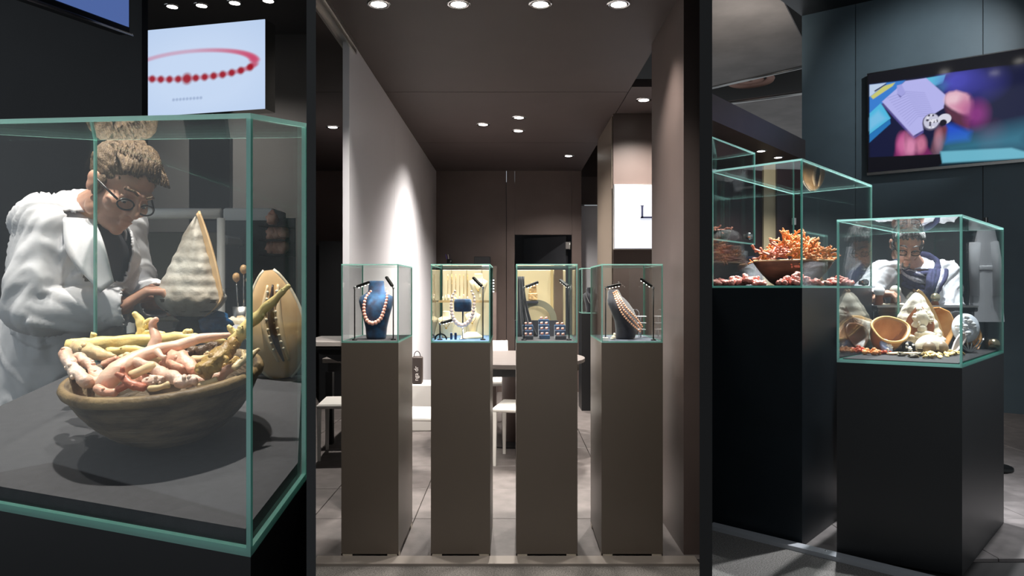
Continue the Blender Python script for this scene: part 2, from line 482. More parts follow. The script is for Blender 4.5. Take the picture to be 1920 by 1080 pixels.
for (u, v), lb in zip(((710, 7), (860, 7), (1013, 7), (1160, 7)), (
        'glowing round downlight above the leftmost pedestal with the pink necklace', 'glowing round downlight above the pedestal with the white necklace',
        'glowing round downlight above the pedestal with the earrings', 'glowing round downlight above the rightmost pedestal with the three strand necklace')):
    x, y = on_ceiling(u, v); downlight(x, y, ZC, lb, 150, 95)
for (u, v), lb in zip(((906, 233), (973, 220), (972, 245), (1066, 292), (624, 238), (1207, 187)), (
        'downlight left of the close pair in the middle of the ceiling', 'nearer downlight of the close pair in the middle of the ceiling',
        'farther downlight of the close pair in the middle of the ceiling', 'smallest downlight near the back wall and doorway',
        'downlight left of the white panel wall', 'downlight in the alcove ceiling above the lightbox sign')):
    x, y = on_ceiling(u, v); downlight(x, y, ZC, lb, 290, 130)


for x, lb in ((-.62, 'unseen downlight added at the booth front to light the first pedestal'), (0.0, 'unseen downlight added at the booth front to light the middle pedestals'), (.55, 'unseen downlight added at the booth front to light the last pedestal')):
    downlight(x, 2.5, ZC, lb, 62, 70, (x, 3.4, 1.25))  # lamps added out of view to brighten the pedestal fronts


# ------------------------------------------------------------------ glass cases and plinths
def inset(poly, t):
    n = len(poly); out = []
    for i in range(n):
        p, a, c = Vector(poly[i]), Vector(poly[i - 1]), Vector(poly[(i + 1) % n])
        e1 = (p - a).normalized(); e2 = (c - p).normalized()
        n1 = Vector((-e1.y, e1.x)); n2 = Vector((-e2.y, e2.x)); m = (n1 + n2); m = m / max(.2, m.dot(n1))
        out.append(p + m * t)
    return out


def glass_case(label, poly, zf, h, t, group=None, rim=.012, name='glass_case', te=None):
    """poly counter-clockwise; zf(p) height of the base plane"""
    te = te or t; n = len(poly); poly = [Vector(p) for p in poly]; base = sum(poly, Vector((0, 0))) / n
    o3 = Vector((base.x, base.y, zf(base)))
    T = thing(name, label, 'display case', group, o3)
    v3 = lambda p, dz=0.0: Vector((p.x, p.y, zf(p) + dz)) - o3
    inn = inset(poly, t)
    for i in range(n):
        a, c, ai, ci = poly[i], poly[(i + 1) % n], inn[i], inn[(i + 1) % n]; d = (c - a).normalized()
        q = [a + d * te, c - d * te, ci - d * (te - t if te > t else 0), ai + d * (te - t if te > t else 0)]
        q = [a + d * te, c - d * te, (c - d * te) + (ci - c) - d * (ci - c).dot(d), (a + d * te) + (ai - a) - d * (ai - a).dot(d)]
        b = B(); b.hexa([v3(p, rim) for p in q], [v3(p, h - t) for p in q], [1, 1, 0, 1, 0, 1]); b.build('side_pane', [GLASS, EDGE], T)
        b = B(); q2 = [a, c, ci, ai]; b.hexa([v3(p, 0) for p in q2], [v3(p, rim) for p in q2]); b.build('lower_edge', EDGE, T)
        # corner strip
        e0 = (poly[i - 1] - a).normalized()
        q3 = [a, a + d * te, a + d * te + e0 * te, a + e0 * te]
        b = B(); b.hexa([v3(p, rim) for p in q3], [v3(p, h - t) for p in q3]); b.build('corner_edge', EDGE, T)
    b = B(); b.hexa([v3(p, h - t) for p in poly], [v3(p, h) for p in poly], [0, 0] + [1] * n); b.build('top_pane', [GLASS, EDGE], T)
    return T


def plinth(label, poly, zf, m, feet=False, group=None, deck=None, name='pedestal', z0=0.0, board=.014, gap=.012):
    n = len(poly); poly = [Vector(p) for p in poly]; base = sum(poly, Vector((0, 0))) / n; o3 = Vector((base.x, base.y, 0))
    T = thing(name, label, 'pedestal', group, o3)
    zb = .022 if feet else z0 + .0
    b = B(); bo = [Vector((p.x, p.y, zb)) - o3 for p in poly]; to = [Vector((p.x, p.y, zf(p))) - o3 for p in poly]
    b.hexa(bo, to); b.build('body', m, T)
    if feet:
        inn = inset(poly, .012)
        b = B(); q = inset(poly, .055); b.hexa([Vector((p.x, p.y, .006)) - o3 for p in q], [Vector((p.x, p.y, .022)) - o3 for p in q]); b.build('recessed_base', M_black, T)
        for i in range(n):
            p = poly[i]; e1 = (poly[(i + 1) % n] - p).normalized(); e0 = (poly[i - 1] - p).normalized()
            b = B()
            for e, f in ((e1, e0), (e0, e1)):
                q = [p, p + e * .055, p + e * .055 + f * .006, p + f * .006]
                if e.cross(f) < 0: q = q[::-1]
                b.hexa([Vector((k.x, k.y, 0)) - o3 for k in q], [Vector((k.x, k.y, .024)) - o3 for k in q])
            b.build('corner_foot', mat('beige_metal_foot', S(196, 186, 170), .4, .3), T)
    if deck:
        q = inset(poly, gap); b = B(); b.hexa([Vector((p.x, p.y, zf(p) + .001)) - o3 for p in q], [Vector((p.x, p.y, zf(p) + board)) - o3 for p in q]); b.build('display_board', deck, T)
    return T


# --- the four pedestals of the booth
ZD, ZT = 1.076, 1.47
YF, YBK = 3.461, 3.944
PX = [(-.852, -.567), (-.405, -.109), (.021, .327), (.447, .753)]
DECKS = [M_deck, mat('blue_grey_board', S(96, 130, 170), .6), M_deck, mat('slate_board', S(84, 92, 106), .6)]
WHO = ['with the pink bead necklace', 'with the white bead necklace', 'with the blue earring risers', 'with the three strand necklace']
for (xa, xb), dk, w in zip(PX, DECKS, WHO):
    poly = [(xa, YF), (xb, YF), (xb, YBK), (xa, YBK)]
    plinth('tall bronze grey pedestal under the glass case ' + w, poly, lambda p: ZD, M_plinth, True, 'pedestals in the booth row', dk, board=.006, gap=.008)
    glass_case('square glass display case ' + w, poly, lambda p: ZD, ZT - ZD, .006, 'glass cases in the booth row', .008)
# small case at the back
poly = [(.765, 7.62), (.99, 7.62), (.99, 7.95), (.765, 7.95)]
plinth('narrow dark pedestal standing behind the pillar near the back wall', poly, lambda p: 1.07, M_black, False, None, M_deck, board=.006)
glass_case('small glass case at the back holding a dark necklace bust', poly, lambda p: 1.07, .50, .008, None, .01)


# --- LED lamps on stands
def led_stand(x, y, label, turn, tilt, z=ZD + .006, h=.265, two=False, armlen=.05):
    t = thing('led_spotlight', label, 'lamp', 'slim LED lamps inside the booth cases', (x, y, z))
    b = B(); b.lathe([(.0005, 0), (.014, 0), (.014, .004), (.005, .008), (.0005, .008)], 18); b.build('base', M_blackmetal, t)
    b = B(); b.tube([(0, 0, .004), (0, 0, h)], .0032, 8); b.build('pole', M_blackmetal, t)
    b = B(); b.ball((0, 0, h + .004), .007, 10, 7); b.build('joint', M_chrome, t)
    M = Matrix.Translation((0, 0, h + .006)) @ Matrix.Rotation(turn, 4, 'Z') @ Matrix.Rotation(tilt, 4, 'Y')
    b = B(); b.bbox((.045, 0, 0), (.072, .017, .014), .003, 0, M); hd = b.build('lamp_head', M_blackmetal, t)
    for k in range(4):
        b = B(); b.ball(M @ Vector((.02 + k * .017, 0, -.0075)), .0036, 8, 5); b.build('led', mat('led_glow', (1, 1, 1), .4, emit=(1, .97, .92), es=5), hd)
    s = ceiling_spot('lamp_light', (0, 0, 0), (0, 0, -1), 1.8, 120, size=.02)
    s.parent = t; s.location = M @ Vector((.045, 0, -.02)); s.rotation_euler = (M.to_3x3() @ Vector((.25, -.1, -1))).to_track_quat('-Z', 'Y').to_euler()
    return t


led_stand(-.83 + .022, 3.56, 'slim black LED lamp left of the navy bust', .15, -.35)
led_stand(-.613, 3.58, 'slim black LED lamp right of the navy bust', 2.4, -.75)
led_stand(-.372, 3.58, 'slim LED lamp on the left beside the small cream bust', .6, -.2, h=.08)
led_stand(-.150, 3.58, 'slim LED lamp right of the white bead necklace', 2.6, -.7)
led_stand(.062, 3.56, 'slim LED lamp left of the earring risers', .25, -.35)
led_stand(.293, 3.56, 'slim LED lamp right of the earring risers', 2.2, -.5)
led_stand(.478, 3.54, 'slim LED lamp left of the slanted black bust', .2, -.2)
led_stand(.722, 3.54, 'slim LED lamp right of the slanted black bust', 2.7, -.6)


# --- busts
def bust_mesh(b, secs, M, n=28, e=2.6):
    vs = []
    for z, hw, hd, yo in secs:
        for k in range(n):
            th = 2 * math.pi * k / n; c, s_ = math.cos(th), math.sin(th)
            x = math.copysign(abs(c) ** (2 / e), c) * hw; y = math.copysign(abs(s_) ** (2 / e), s_) * hd + yo
            vs.append(M @ Vector((x, y, z)))
    m = len(secs)
    fs = [(i * n + k, i * n + (k + 1) % n, (i + 1) * n + (k + 1) % n, (i + 1) * n + k) for i in range(m - 1) for k in range(n)]
    fs += [tuple(range(n))[::-1], tuple(range((m - 1) * n, m * n))]
    b.add(vs, fs, True)


BUST = [(0, .048, .04, 0), (.012, .052, .043, 0), (.06, .056, .044, -.004), (.12, .070, .046, -.008), (.17, .084, .046, -.006), (.20, .091, .042, 0), (.222, .088, .034, .008),
        (.236, .062, .028, .012), (.25, .045, .026, .014), (.29, .041, .025, .015), (.303, .040, .024, .015), (.306, .036, .021, .015)]


def bust(name, label, m, loc, rz=0.0, sc_=1.0, tilt=0.0, group=None, secs=BUST):
    M = Matrix.Rotation(tilt, 4, 'X') @ Matrix.Scale(sc_, 4)
    b = B(); bust_mesh(b, secs, M); o = b.build(name, m, None, loc); o.rotation_euler.z = rz
    return tag(o, label, 'jewellery bust', group)


def necklace(label, pts, n, r0, r1, m, tagm=None, group=None):
    ps = sampled(pts, n)
    t = thing('necklace', label, 'necklace', group, ps[n // 2])
    b = B(); b.tube([p - ps[n // 2] for p in ps], .0012, 5); b.build('cord', m, t)
    cache = {}
    for i, p in enumerate(ps):
        k = 1 - abs(2 * i / (n - 1) - 1); r = round(r0 + (r1 - r0) * k, 4)
        if r not in cache:
            bb = B(); bb.ball((0, 0, 0), r, 14, 9); cache[r] = bb.mesh('bead', m)
        link('bead', cache[r], t, p - ps[n // 2])
    return t


ZB = ZD + .006
bust('necklace_bust', 'navy velvet bust wearing the pink bead necklace', M_velvet, (-.716, 3.66, ZB), .12)
necklace('graduated pink coral bead necklace on the navy bust', [P(u, v, y) for u, v, y in (
    (695, 546, 3.63), (686, 558, 3.605), (682.5, 573, 3.60), (683, 588, 3.60), (688, 601, 3.602), (697, 606, 3.602), (706, 604, 3.604), (714, 597, 3.606), (720, 582, 3.61), (725, 562, 3.62), (726, 547, 3.645))],
    25, .0062, .0122, M_pinkbead)
# second case: a reflected showcase built as solid cream panel, shelf and jewellery
bk = thing('reflection_panel', 'cream panel built for the reflection behind the white bead necklace', 'panel')
b = B(); b.bbox((-.257, 3.915, ZB + .185), (.27, .014, .37), .003); b.build('board', M_cream, bk)
for k in range(3):
    b = B(); b.box((-.34 + k * .085, 3.906, ZB + .185), (.004, .004, .37)); b.build('seam', mat('beige_seam', S(176, 160, 122), .6), bk)
gs = thing('reflected_shelf', 'glass shelf with wooden lip built for the reflection in the second case', 'shelf')
b = B(); b.box((-.257, 3.80, ZB + .196), (.272, .17, .006)); b.build('pane', [GLASS], gs)
b = B(); b.box((-.257, 3.712, ZB + .196), (.272, .007, .012)); b.build('wood_lip', mat('pale_wood', S(198, 168, 116), .5), gs)
necklace('graduated white bead necklace in the second case', [P(u, v, 3.56) for u, v in (
    (853, 546), (848, 556), (846, 570), (847, 585), (850, 597), (857, 606), (866, 610.5), (876, 606), (883, 597), (887, 585), (889, 570), (889, 557), (884, 546))], 25, .0058, .0130, M_whitebead)
b = B(); bust_mesh(b, [(.04, .040, .03, 0), (.046, .045, .034, 0), (.085, .047, .036, 0), (.10, .044, .034, 0), (.106, .036, .026, 0)], Matrix())
tag(b.build('velvet_block', M_velvet, None, (-.257, 3.62, ZB + .105)), 'blue velvet neck block behind the white bead necklace', 'jewellery bust')
b = B(); b.lathe([(.0005, 0), (.02, 0), (.02, .004), (.004, .008), (.004, .145), (.0005, .145)], 16); tag(b.build('riser_post', M_chrome, None, (-.257, 3.62, ZB)), 'slim chrome post carrying the blue neck block', 'stand')
SMALL = [(z * .42, w * .48, d * .5, o * .4) for z, w, d, o in BUST]
def reflected_bust(label, loc, k=1.0, pend=True):
    t = thing('reflected_bust', label, 'jewellery bust', 'cream busts built for the reflection in the second case', loc)
    b = B(); bust_mesh(b, [(z, w, d, o) for z, w, d, o in SMALL], Matrix.Scale(k, 4)); b.build('form', M_cream, t)
    b = B(); b.tube(sampled([Vector((-.02, -.004, .105)) * k, Vector((-.018, -.026, .075)) * k, Vector((0, -.03, .05)) * k, Vector((.018, -.026, .075)) * k, Vector((.02, -.004, .105)) * k], 18), .0011, 5); b.build('chain', M_gold, t)
    b = B(); b.ball(Vector((0, -.031, .046)) * k, .004 * k, 8, 6); b.build('pendant', M_gold, t)
reflected_bust('small reflected cream bust built at the lower left of the second case', (-.352, 3.74, ZB), 1.12)
reflected_bust('small reflected cream bust built below the white beads, right of the second case', (-.215, 3.78, ZB + .03), 1.0)
reflected_bust('reflected cream bust built on the glass shelf at the upper right', (-.185, 3.82, ZB + .20), 1.15)
b = B(); b.lathe([(.0005, 0), (.055, 0), (.058, .005), (.058, .012), (.034, .028), (.026, .034), (.0005, .034)], 28)
tag(b.build('round_riser', M_cream, None, (-.215, 3.70, ZB)), 'low round cream riser below the white beads', 'stand')
rnd = random.Random(3)
for k in range(9):                                                   # gold trinkets of the reflected showcase, built solid on the shelf
    x = -.375 + k * .0115 + (.12 if k > 6 else 0); h = .02 + rnd.random() * .02
    t = thing('reflected_ring_stand', 'tiny gold ring stand built for the reflection in the second case', 'jewellery', 'ring stands built for the reflection', (x, 3.76 + (k % 3) * .03, ZB + .199))
    b = B(); b.lathe([(.0004, 0), (.006, 0), (.004, h * .5), (.002, h), (.0004, h)], 10); b.build('cone', M_cream, t)
    b = B(); b.lathe([(.0035, 0), (.0055, .0008), (.0035, .0016)], 14, Matrix.Translation((0, 0, h * .4)), closed=True); b.build('ring', M_gold, t)
for k in range(6):
    x = -.36 + k * .022
    t = thing('reflected_chain', 'fine gold chain built for the reflection at the back of the second case', 'jewellery', 'gold chains built for the reflection', (x, 3.9, ZB + .345))
    b = B(); b.tube([(0, 0, 0), (0, -.004, -.05), (0, -.004, -.11 - .012 * (k % 2))], .0012, 5); b.build('chain', M_gold, t)
    b = B(); b.ball((0, -.004, -.118 - .012 * (k % 2)), .0045, 8, 6); b.build('pendant', M_whitebead, t)
t = thing('bracelet_stand', 'black bracelet arch at the lower left of the second case', 'stand', None, (-.37, 3.60, ZB))
b = B(); b.tube([(math.cos(a) * .03, 0, math.sin(a) * .03) for a in [math.pi * k / 12 for k in range(13)]], .004, 8); b.build('arch', M_blackmetal, t)
for k in range(2):
    b = B(); b.bbox((0, 0, .018), (.012, .02, .036), .002); tag(b.build('ring_box', M_velvet, None, (-.315 + k * .022, 3.6, ZB)), ['small navy ring box nearer the left corner of the second case', 'small navy ring box nearer the cream riser'][k], 'box')

# third case: risers with earrings, cream back built for a reflection, grey arch, dark drape
bk = thing('reflection_panel', 'cream panel built for the reflection behind the earring risers', 'panel')
b = B(); b.bbox((.165, 3.918, ZB + .185), (.275, .012, .37), .003); b.build('board', mat('warm_cream_board', S(214, 198, 156), .6), bk)
b = B(); b.box((.262, 3.905, ZB + .185), (.05, .008, .37)); b.build('brown_strip', mat('brown_strip', S(92, 72, 52), .5), bk)
b = B(); b.box((.225, 3.905, ZB + .185), (.014, .008, .37)); b.build('gold_strip', mat('tan_strip', S(190, 166, 112), .5), bk)
b = B(); rO, rI = .115, .080
vs = []
arc = [math.pi * k / 24 for k in range(25)]
b.hexa([Vector((math.cos(a) * rO, 0, math.sin(a) * rO)) for a in arc] + [Vector((math.cos(a) * rI, 0, math.sin(a) * rI)) for a in arc[::-1]],
       [Vector((math.cos(a) * rO, .012, math.sin(a) * rO)) for a in arc] + [Vector((math.cos(a) * rI, .012, math.sin(a) * rI)) for a in arc[::-1]])
tag(b.build('arch_ornament', mat('grey_olive_lacquer', S(120, 118, 96), .5), None, (.135, 3.86, ZB + .088)), 'grey arched ornament behind the blue risers', 'ornament')
b = B(); b.box((.135, 3.866, ZB + .044), (.24, .03, .088)); tag(b.build('riser_block', M_blkvelvet), 'wide black block under the grey arched ornament', 'stand')
b = B()
def drape(i, j):
    x = .035 + .028 * i + .075 * i * (1 - j) ** 2.0 * 1.0; z = .001 + j * .33
    return Vector((x, 3.79 + .014 * math.sin(i * 16) + .02 * (1 - j), ZB + z))
b.grid(24, 18, drape); o = b.build('drape', M_blkvelvet); sm = o.modifiers.new('t', 'SOLIDIFY'); sm.thickness = .004
tag(o, 'folded black cloth hanging at the left of the third case', 'cloth')
b = B(); b.bbox((0, 0, .02), (.05, .035, .04), .004); b.bbox((0, .006, .055), (.042, .03, .03), .004); b.bbox((.005, 0, .085), (.03, .025, .03), .003)
tag(b.build('carved_box', mat('golden_carving', S(206, 168, 112), .45, var=.3, vs=60, bump=.6, bs=90), None, (.115, 3.84, ZB + .2)), 'carved golden figure group at the upper left of the third case', 'ornament')
b = B(); b.box((.10, 3.85, ZB + .190), (.09, .06, .012)); tag(b.build('small_ledge', M_blkvelvet), 'small black ledge carrying the golden carving', 'shelf')
RIS = [(.083, 3.60, 3, .056), (.170, 3.64, 4, .058), (.252, 3.60, 3, .058)]
RL = ['left', 'tall middle', 'right']
def earring_mesh():
    b = B()
    b.ball((0, 0, .006), (.0085, .0065, .0075), 12, 8); b.ball((.004, -.004, .010), .004, 8, 6); b.ball((-.004, -.004, .009), .0035, 8, 6)
    return b.mesh('earring', mat('rose_cameo', S(244, 196, 180), .3, rgb2=S(226, 140, 112), vs=60))
EME = earring_mesh()
for (x, y, steps, w), nm in zip(RIS, RL):
    t = thing('stepped_riser', nm + ' stepped navy velvet riser carrying earrings', 'stand', None, (x, y, ZB))
    for s in range(steps):
        hh = .022 + s * .026
        b = B(); b.bbox((0, s * .028, hh / 2), (w, .03, hh), .003); b.build('step', M_velvet if nm == 'tall middle' or s else M_blkvelvet, t)
        for q in (-1, 1):
            e = link('earring', EME, None, (x + q * w * .22, y + s * .028, ZB + hh)); e.scale = (1, 1, 1)
            tag(e, 'pink cameo earring on step %s of the %s riser' % (['one', 'two', 'three', 'four'][s], nm), 'earring', 'earrings on the ' + nm + ' riser')
# fourth case
bust('slanted_bust', 'slanted black velvet bust with a three strand necklace', M_blkvelvet, (.600, 3.66, ZB), 1.02, .98, -.12, None,
     [(0, .052, .045, 0), (.012, .056, .05, 0), (.05, .058, .056, -.012), (.10, .066, .056, -.014), (.15, .08, .05, .0), (.19, .088, .042, .018), (.215, .084, .034, .03), (.232, .06, .028, .036), (.26, .044, .025, .04), (.27, .036, .02, .04)])
for k, lb in enumerate(('lowest', 'middle', 'uppermost')):
    o = k * 3.4
    necklace('peach bead strand, %s of the three on the black bust' % lb, [P(u, v, y) for u, v, y in (
        (1150 + o * .9, 549 - o * .5, 3.60), (1157 + o * 1.1, 567 - o * .9, 3.565), (1165 + o * 1.3, 585 - o * 1.3, 3.555), (1174 + o * 1.4, 597 - o * 1.5, 3.555), (1187 + o * 1.3, 610 - o * 1.5, 3.56), (1200 + o * .6, 622 - o * 1.4, 3.58))],
        21, .0048, .0062, M_peachbead, group='strands of the three strand necklace')
b = B()
b.ball((0, 0, .012), (.012, .01, .012), 10, 7); b.ball((-.008, 0, .005), (.012, .01, .006), 10, 6); b.ball((.004, 0, .026), (.007, .007, .01), 8, 6)
tag(b.build('figurine', mat('ivory_coral', S(232, 222, 196), .5), None, (.528, 3.60, ZB)), 'small ivory figurine beside the slanted black bust', 'figurine')
b = B(); b.bbox((0, 0, .009), (.030, .02, .018), .001); tag(b.build('price_card', mat('white_card', S(236, 232, 226), .6), None, (.472, 3.51, ZB)), 'white card at the left corner of the fourth case', 'card')
b = B(); b.tube([(0, 0, 0), (0, 0, .135), (-.012, 0, .15), (-.07, 0, .15)], .003, 6); tag(b.build('jewellery_stand', M_chrome, None, (.70, 3.82, ZB)), 'chrome hook stand behind the slanted bust', 'stand')
t = thing('tiered_stand', 'white tiered tray stand at the right of the fourth case', 'stand', None, (.70, 3.75, ZB))
for k in range(3):
    b = B(); b.bbox((0, 0, .045 + k * .035), (.04 + .004 * k, .05, .004), .001); b.build('tray', M_white, t)
b = B(); b.tube([(0, .02, 0), (0, .02, .12)], .003, 6); b.build('post', M_chrome, t)
# back small case content
bust('necklace_bust', 'dark bust with a silver chain inside the small back case', M_blkvelvet, (.878, 7.78, 1.077), .3, .92)
t = thing('silver_chain', 'silver chain hung over the dark bust in the small back case', 'necklace', None, (.878, 7.71, 1.077))
b = B(); b.tube(sampled([(-.05, .03, .26), (-.045, -.0, .18), (-.01, -.02, .10), (.03, -.01, .16), (.045, .03, .26)], 24), .004, 6); b.build('chain', M_chrome, t)

# --- table, chairs and the rest behind the pedestals
M_tab = mat('grey_oak_top', S(106, 100, 97), .4, var=.12, vs=3, stretch=(1, 8, 1))
t = thing('round_table', 'round grey table with a dark drum base behind the middle pedestals', 'table', None, (.0, 6.12, 0))
b = B(); b.lathe([(.001, .70), (.60, .70), (.64, .712), (.64, .74), (.001, .74)], 56, smooth=False); b.build('table_top', M_tab, t)
b = B(); b.lathe([(.57, .64), (.59, .64), (.59, .70), (.57, .70)], 48, closed=True, smooth=False); b.build('apron', M_black, t)
b = B(); b.lathe([(.001, 0), (.09, 0), (.09, .70)], 32); b.build('drum_leg', M_brown, t)
b = B(); b.lathe([(.001, .012), (.30, .012), (.30, 0)], 40, smooth=False); b.build('foot_plate', M_black, t)
t = thing('long_table', 'grey topped table left of the white panel wall', 'table', None, (-1.34, 6.45, 0))
b = B(); b.bbox((0, 0, .725), (.58, 1.0, .04), .004); b.build('table_top', M_tab, t)
b = B(); b.box((0, 0, .665), (.5, .9, .08)); b.build('apron', M_black, t)
for sx in (-.24, .24):
    for sy in (-.44, .44):
        b = B(); b.box((sx, sy, .3125), (.06, .06, .625)); b.build('leg', M_black, t)
t = thing('high_shelf', 'thin dark ledge with pale top behind the leftmost pedestal', 'shelf', None, (-1.165, 4.45, 0))
b = B(); b.bbox((0, 0, 1.01), (.26, .5, .03), .003); b.build('ledge', mat('pale_stone_top', S(160, 154, 150), .4), t)
b = B(); b.box((0, 0, .985), (.25, .48, .02)); b.build('underside', M_black, t)
for sy in (-.2, .2):
    b = B(); b.hexa([Vector((.10, sy - .01, .9)), Vector((.13, sy - .01, .9)), Vector((.13, sy - .01, .975)), Vector((-.08, sy - .01, .975))], [Vector((.10, sy + .01, .9)), Vector((.13, sy + .01, .9)), Vector((.13, sy + .01, .975)), Vector((-.08, sy + .01, .975))]); b.build('bracket', M_black, t)


def make_chair():
    t = thing('dining_chair', '', 'chair', 'white leather chairs in the booth')
    b = B(); b.bbox((0, 0, .425), (.43, .43, .035), .012); b.build('seat', M_chair, t)
    for sx in (-1, 1):
        for sy in (-1, 1):
            b = B(); x, y = sx * .195, sy * .195
            b.hexa([Vector((x + a * .011, y + c * .011, 0)) for a, c in ((-1, -1), (1, -1), (1, 1), (-1, 1))], [Vector((x + a * .016, y + c * .016, .41)) for a, c in ((-1, -1), (1, -1), (1, 1), (-1, 1))]); b.build('leg', M_chair, t)
    b = B(); b.grid(12, 6, lambda i, j: Vector(((i - .5) * .42, .205 + .06 * j + .03 * (1 - (2 * i - 1) ** 2), .45 + .36 * j)))
    o = b.build('backrest', M_chair, t); s = o.modifiers.new('s', 'SOLIDIFY'); s.thickness = .018
    for sx in (-1, 1):
        b = B(); b.tube([(sx * .2, .2, .42), (sx * .205, .215, .6), (sx * .205, .265, .81)], .012, 8); b.build('upright', M_chair, t)
    return t


def dup(root, loc, rz, label):
    r = root.copy(); col.objects.link(r); r.location = loc; r.rotation_euler = (0, 0, rz); r['label'] = label
    for ch in list(root.children):
        c = ch.copy(); col.objects.link(c); c.parent = r
    return r


ch0 = make_chair(); ch0.location = (.095, 5.42, 0); ch0.rotation_euler.z = -math.pi / 2 - .18; ch0['label'] = 'white leather chair between the second and third pedestals, leg in view'
dup(ch0, (-.66, 5.10, 0), math.pi / 2 - .1, 'white leather chair in front of the white panel wall')
dup(ch0, (-1.33, 5.62, 0), -math.pi / 2 + .1, 'white leather chair left of the first pedestal, nearest the camera')
dup(ch0, (-1.50, 7.35, 0), .1, 'white leather chair behind the long table left of the white wall')
dup(ch0, (-.22, 6.85, 0), .15, 'white leather chair behind the round table')
# gift bag with lettering
t = thing('bottle_bag', 'slim dark gift bag with white lettering against the white wall', 'bag', None, (-.90, 6.6, .44))
b = B(); b.bbox((0, 0, .13), (.10, .08, .26), .012); b.build('bag_body', mat('dark_brown_paper', S(52, 42, 38), .5), t)
b = B(); b.tube([(math.cos(a) * .03, -.02, .26 + math.sin(a) * .05) for a in [math.pi * k / 10 for k in range(11)]], .004, 6); b.build('handle', M_black, t)
tx = bpy.data.curves.new('letters', 'FONT'); tx.body = 'nga dr'; tx.size = .055; tx.extrude = .0008
to = bpy.data.objects.new('tmp', tx); col.objects.link(to)
tme2 = bpy.data.meshes.new_from_object(to.evaluated_get(bpy.context.evaluated_depsgraph_get())); bpy.data.objects.remove(to)
tme2.materials.clear(); tme2.materials.append(mat('white_print', S(236, 232, 226), .6))
o = link('lettering', tme2, t, (.012, -.0415, .03)); o.rotation_euler = (math.pi / 2, -math.pi / 2, 0)
b = B(); b.bbox((0, 0, .22), (.34, .34, .44), .01); tag(b.build('low_stool', M_chair, None, (-.80, 6.7, 0)), 'low white cube stool under the gift bag', 'stool')
# dark cabinet at the back with pen cup
cb = thing('tall_cabinet', 'dark brown cabinet at the back wall behind the second pedestal', 'cabinet', None, (-.52, 8.75, 0))
b = B(); b.box((0, 0, .81), (.66, .4, 1.62)); b.build('body', M_brown, cb)
for k in (-1, 1):
    b = B(); b.box((k * .163, -.206, .81), (.32, .012, 1.58)); d_ = b.build('cabinet_door', M_plinth, cb)
    b = B(); b.box((k * .03, -.218, .9), (.012, .012, .14)); b.build('handle', M_alu, d_)
t = thing('pen_cup', 'dark cup of pens on the tall cabinet', 'pen holder', None, (-.78, 8.66, 1.62))
b = B(); b.lathe([(.001, 0), (.035, 0), (.035, .09), (.031, .09), (.031, .006), (.001, .006)], 20); b.build('cup', M_black, t)
for k, c in enumerate(((90, 70, 190), (210, 205, 200), (60, 50, 60))):
    b = B(); b.tube([(.01 * (k - 1), 0, .01), (.03 * (k - 1) - .02, .01, .15)], .004, 6); b.build('pen', mat('pen_%d' % k, S(*c), .4), t)
b = B(); b.bbox((0, 0, .06), (.2, .2, .12), .004); tag(b.build('document_box', M_black, None, (-.37, 8.68, 1.62)), 'black document box on the tall cabinet', 'box')
t = thing('letter_tray', 'stack of white letter trays right of the second pedestal', 'tray', None, (-.255, 7.4, 1.30))
for k in range(5):
    b = B(); b.box((0, 0, .012 + k * .03), (.13, .2, .014)); b.build('tray', M_white, t)
b = B(); b.box((0, .09, .08), (.13, .012, .16)); b.build('back', M_black, t)
b = B(); b.box((0, 0, .65), (.18, .28, 1.30)); tag(b.build('tray_column', M_brown, None, (-.255, 7.4, 0)), 'slim brown column carrying the letter trays', 'pedestal')
# dark cupboard on the far left
cb = thing('dark_cupboard', 'black cupboard in the dark corner left of the white wall', 'cabinet', None, (-1.92, 8.4, 0))
b = B(); b.box((0, 0, .95), (.7, .5, 1.9)); b.build('body', M_black, cb)
for k in (-1, 1):
    b = B(); b.box((k * .172, -.256, .95), (.335, .012, 1.84)); d_ = b.build('cabinet_door', M_black, cb)
    b = B(); b.box((k * .03, -.27, 1.0), (.012, .014, .2)); b.build('handle', M_blackmetal, d_)
# ================================================================== corals and shells
def coral_mat(name, c1, c2, bump=.25):
    return mat(name, S(*c1), .42, rgb2=S(*c2), vs=14, bump=bump, bs=60, sss=.05)


C_yel = coral_mat('yellow_coral', (246, 228, 160), (234, 204, 130))
C_pink = coral_mat('pink_coral', (250, 214, 190), (242, 192, 166))
C_pale = coral_mat('pale_pink_coral', (248, 222, 204), (226, 180, 156), .5)
C_rose = coral_mat('rose_coral', (230, 158, 130), (244, 192, 166), .4)
C_red = coral_mat('red_brown_coral', (178, 96, 74), (206, 130, 102), .4)
C_gold = coral_mat('gold_brown_coral', (206, 170, 96), (142, 108, 62), .6)
C_cream = coral_mat('cream_coral', (236, 212, 166), (216, 186, 140))
C_bark = coral_mat('brown_bark', (112, 82, 48), (64, 46, 28), .8)


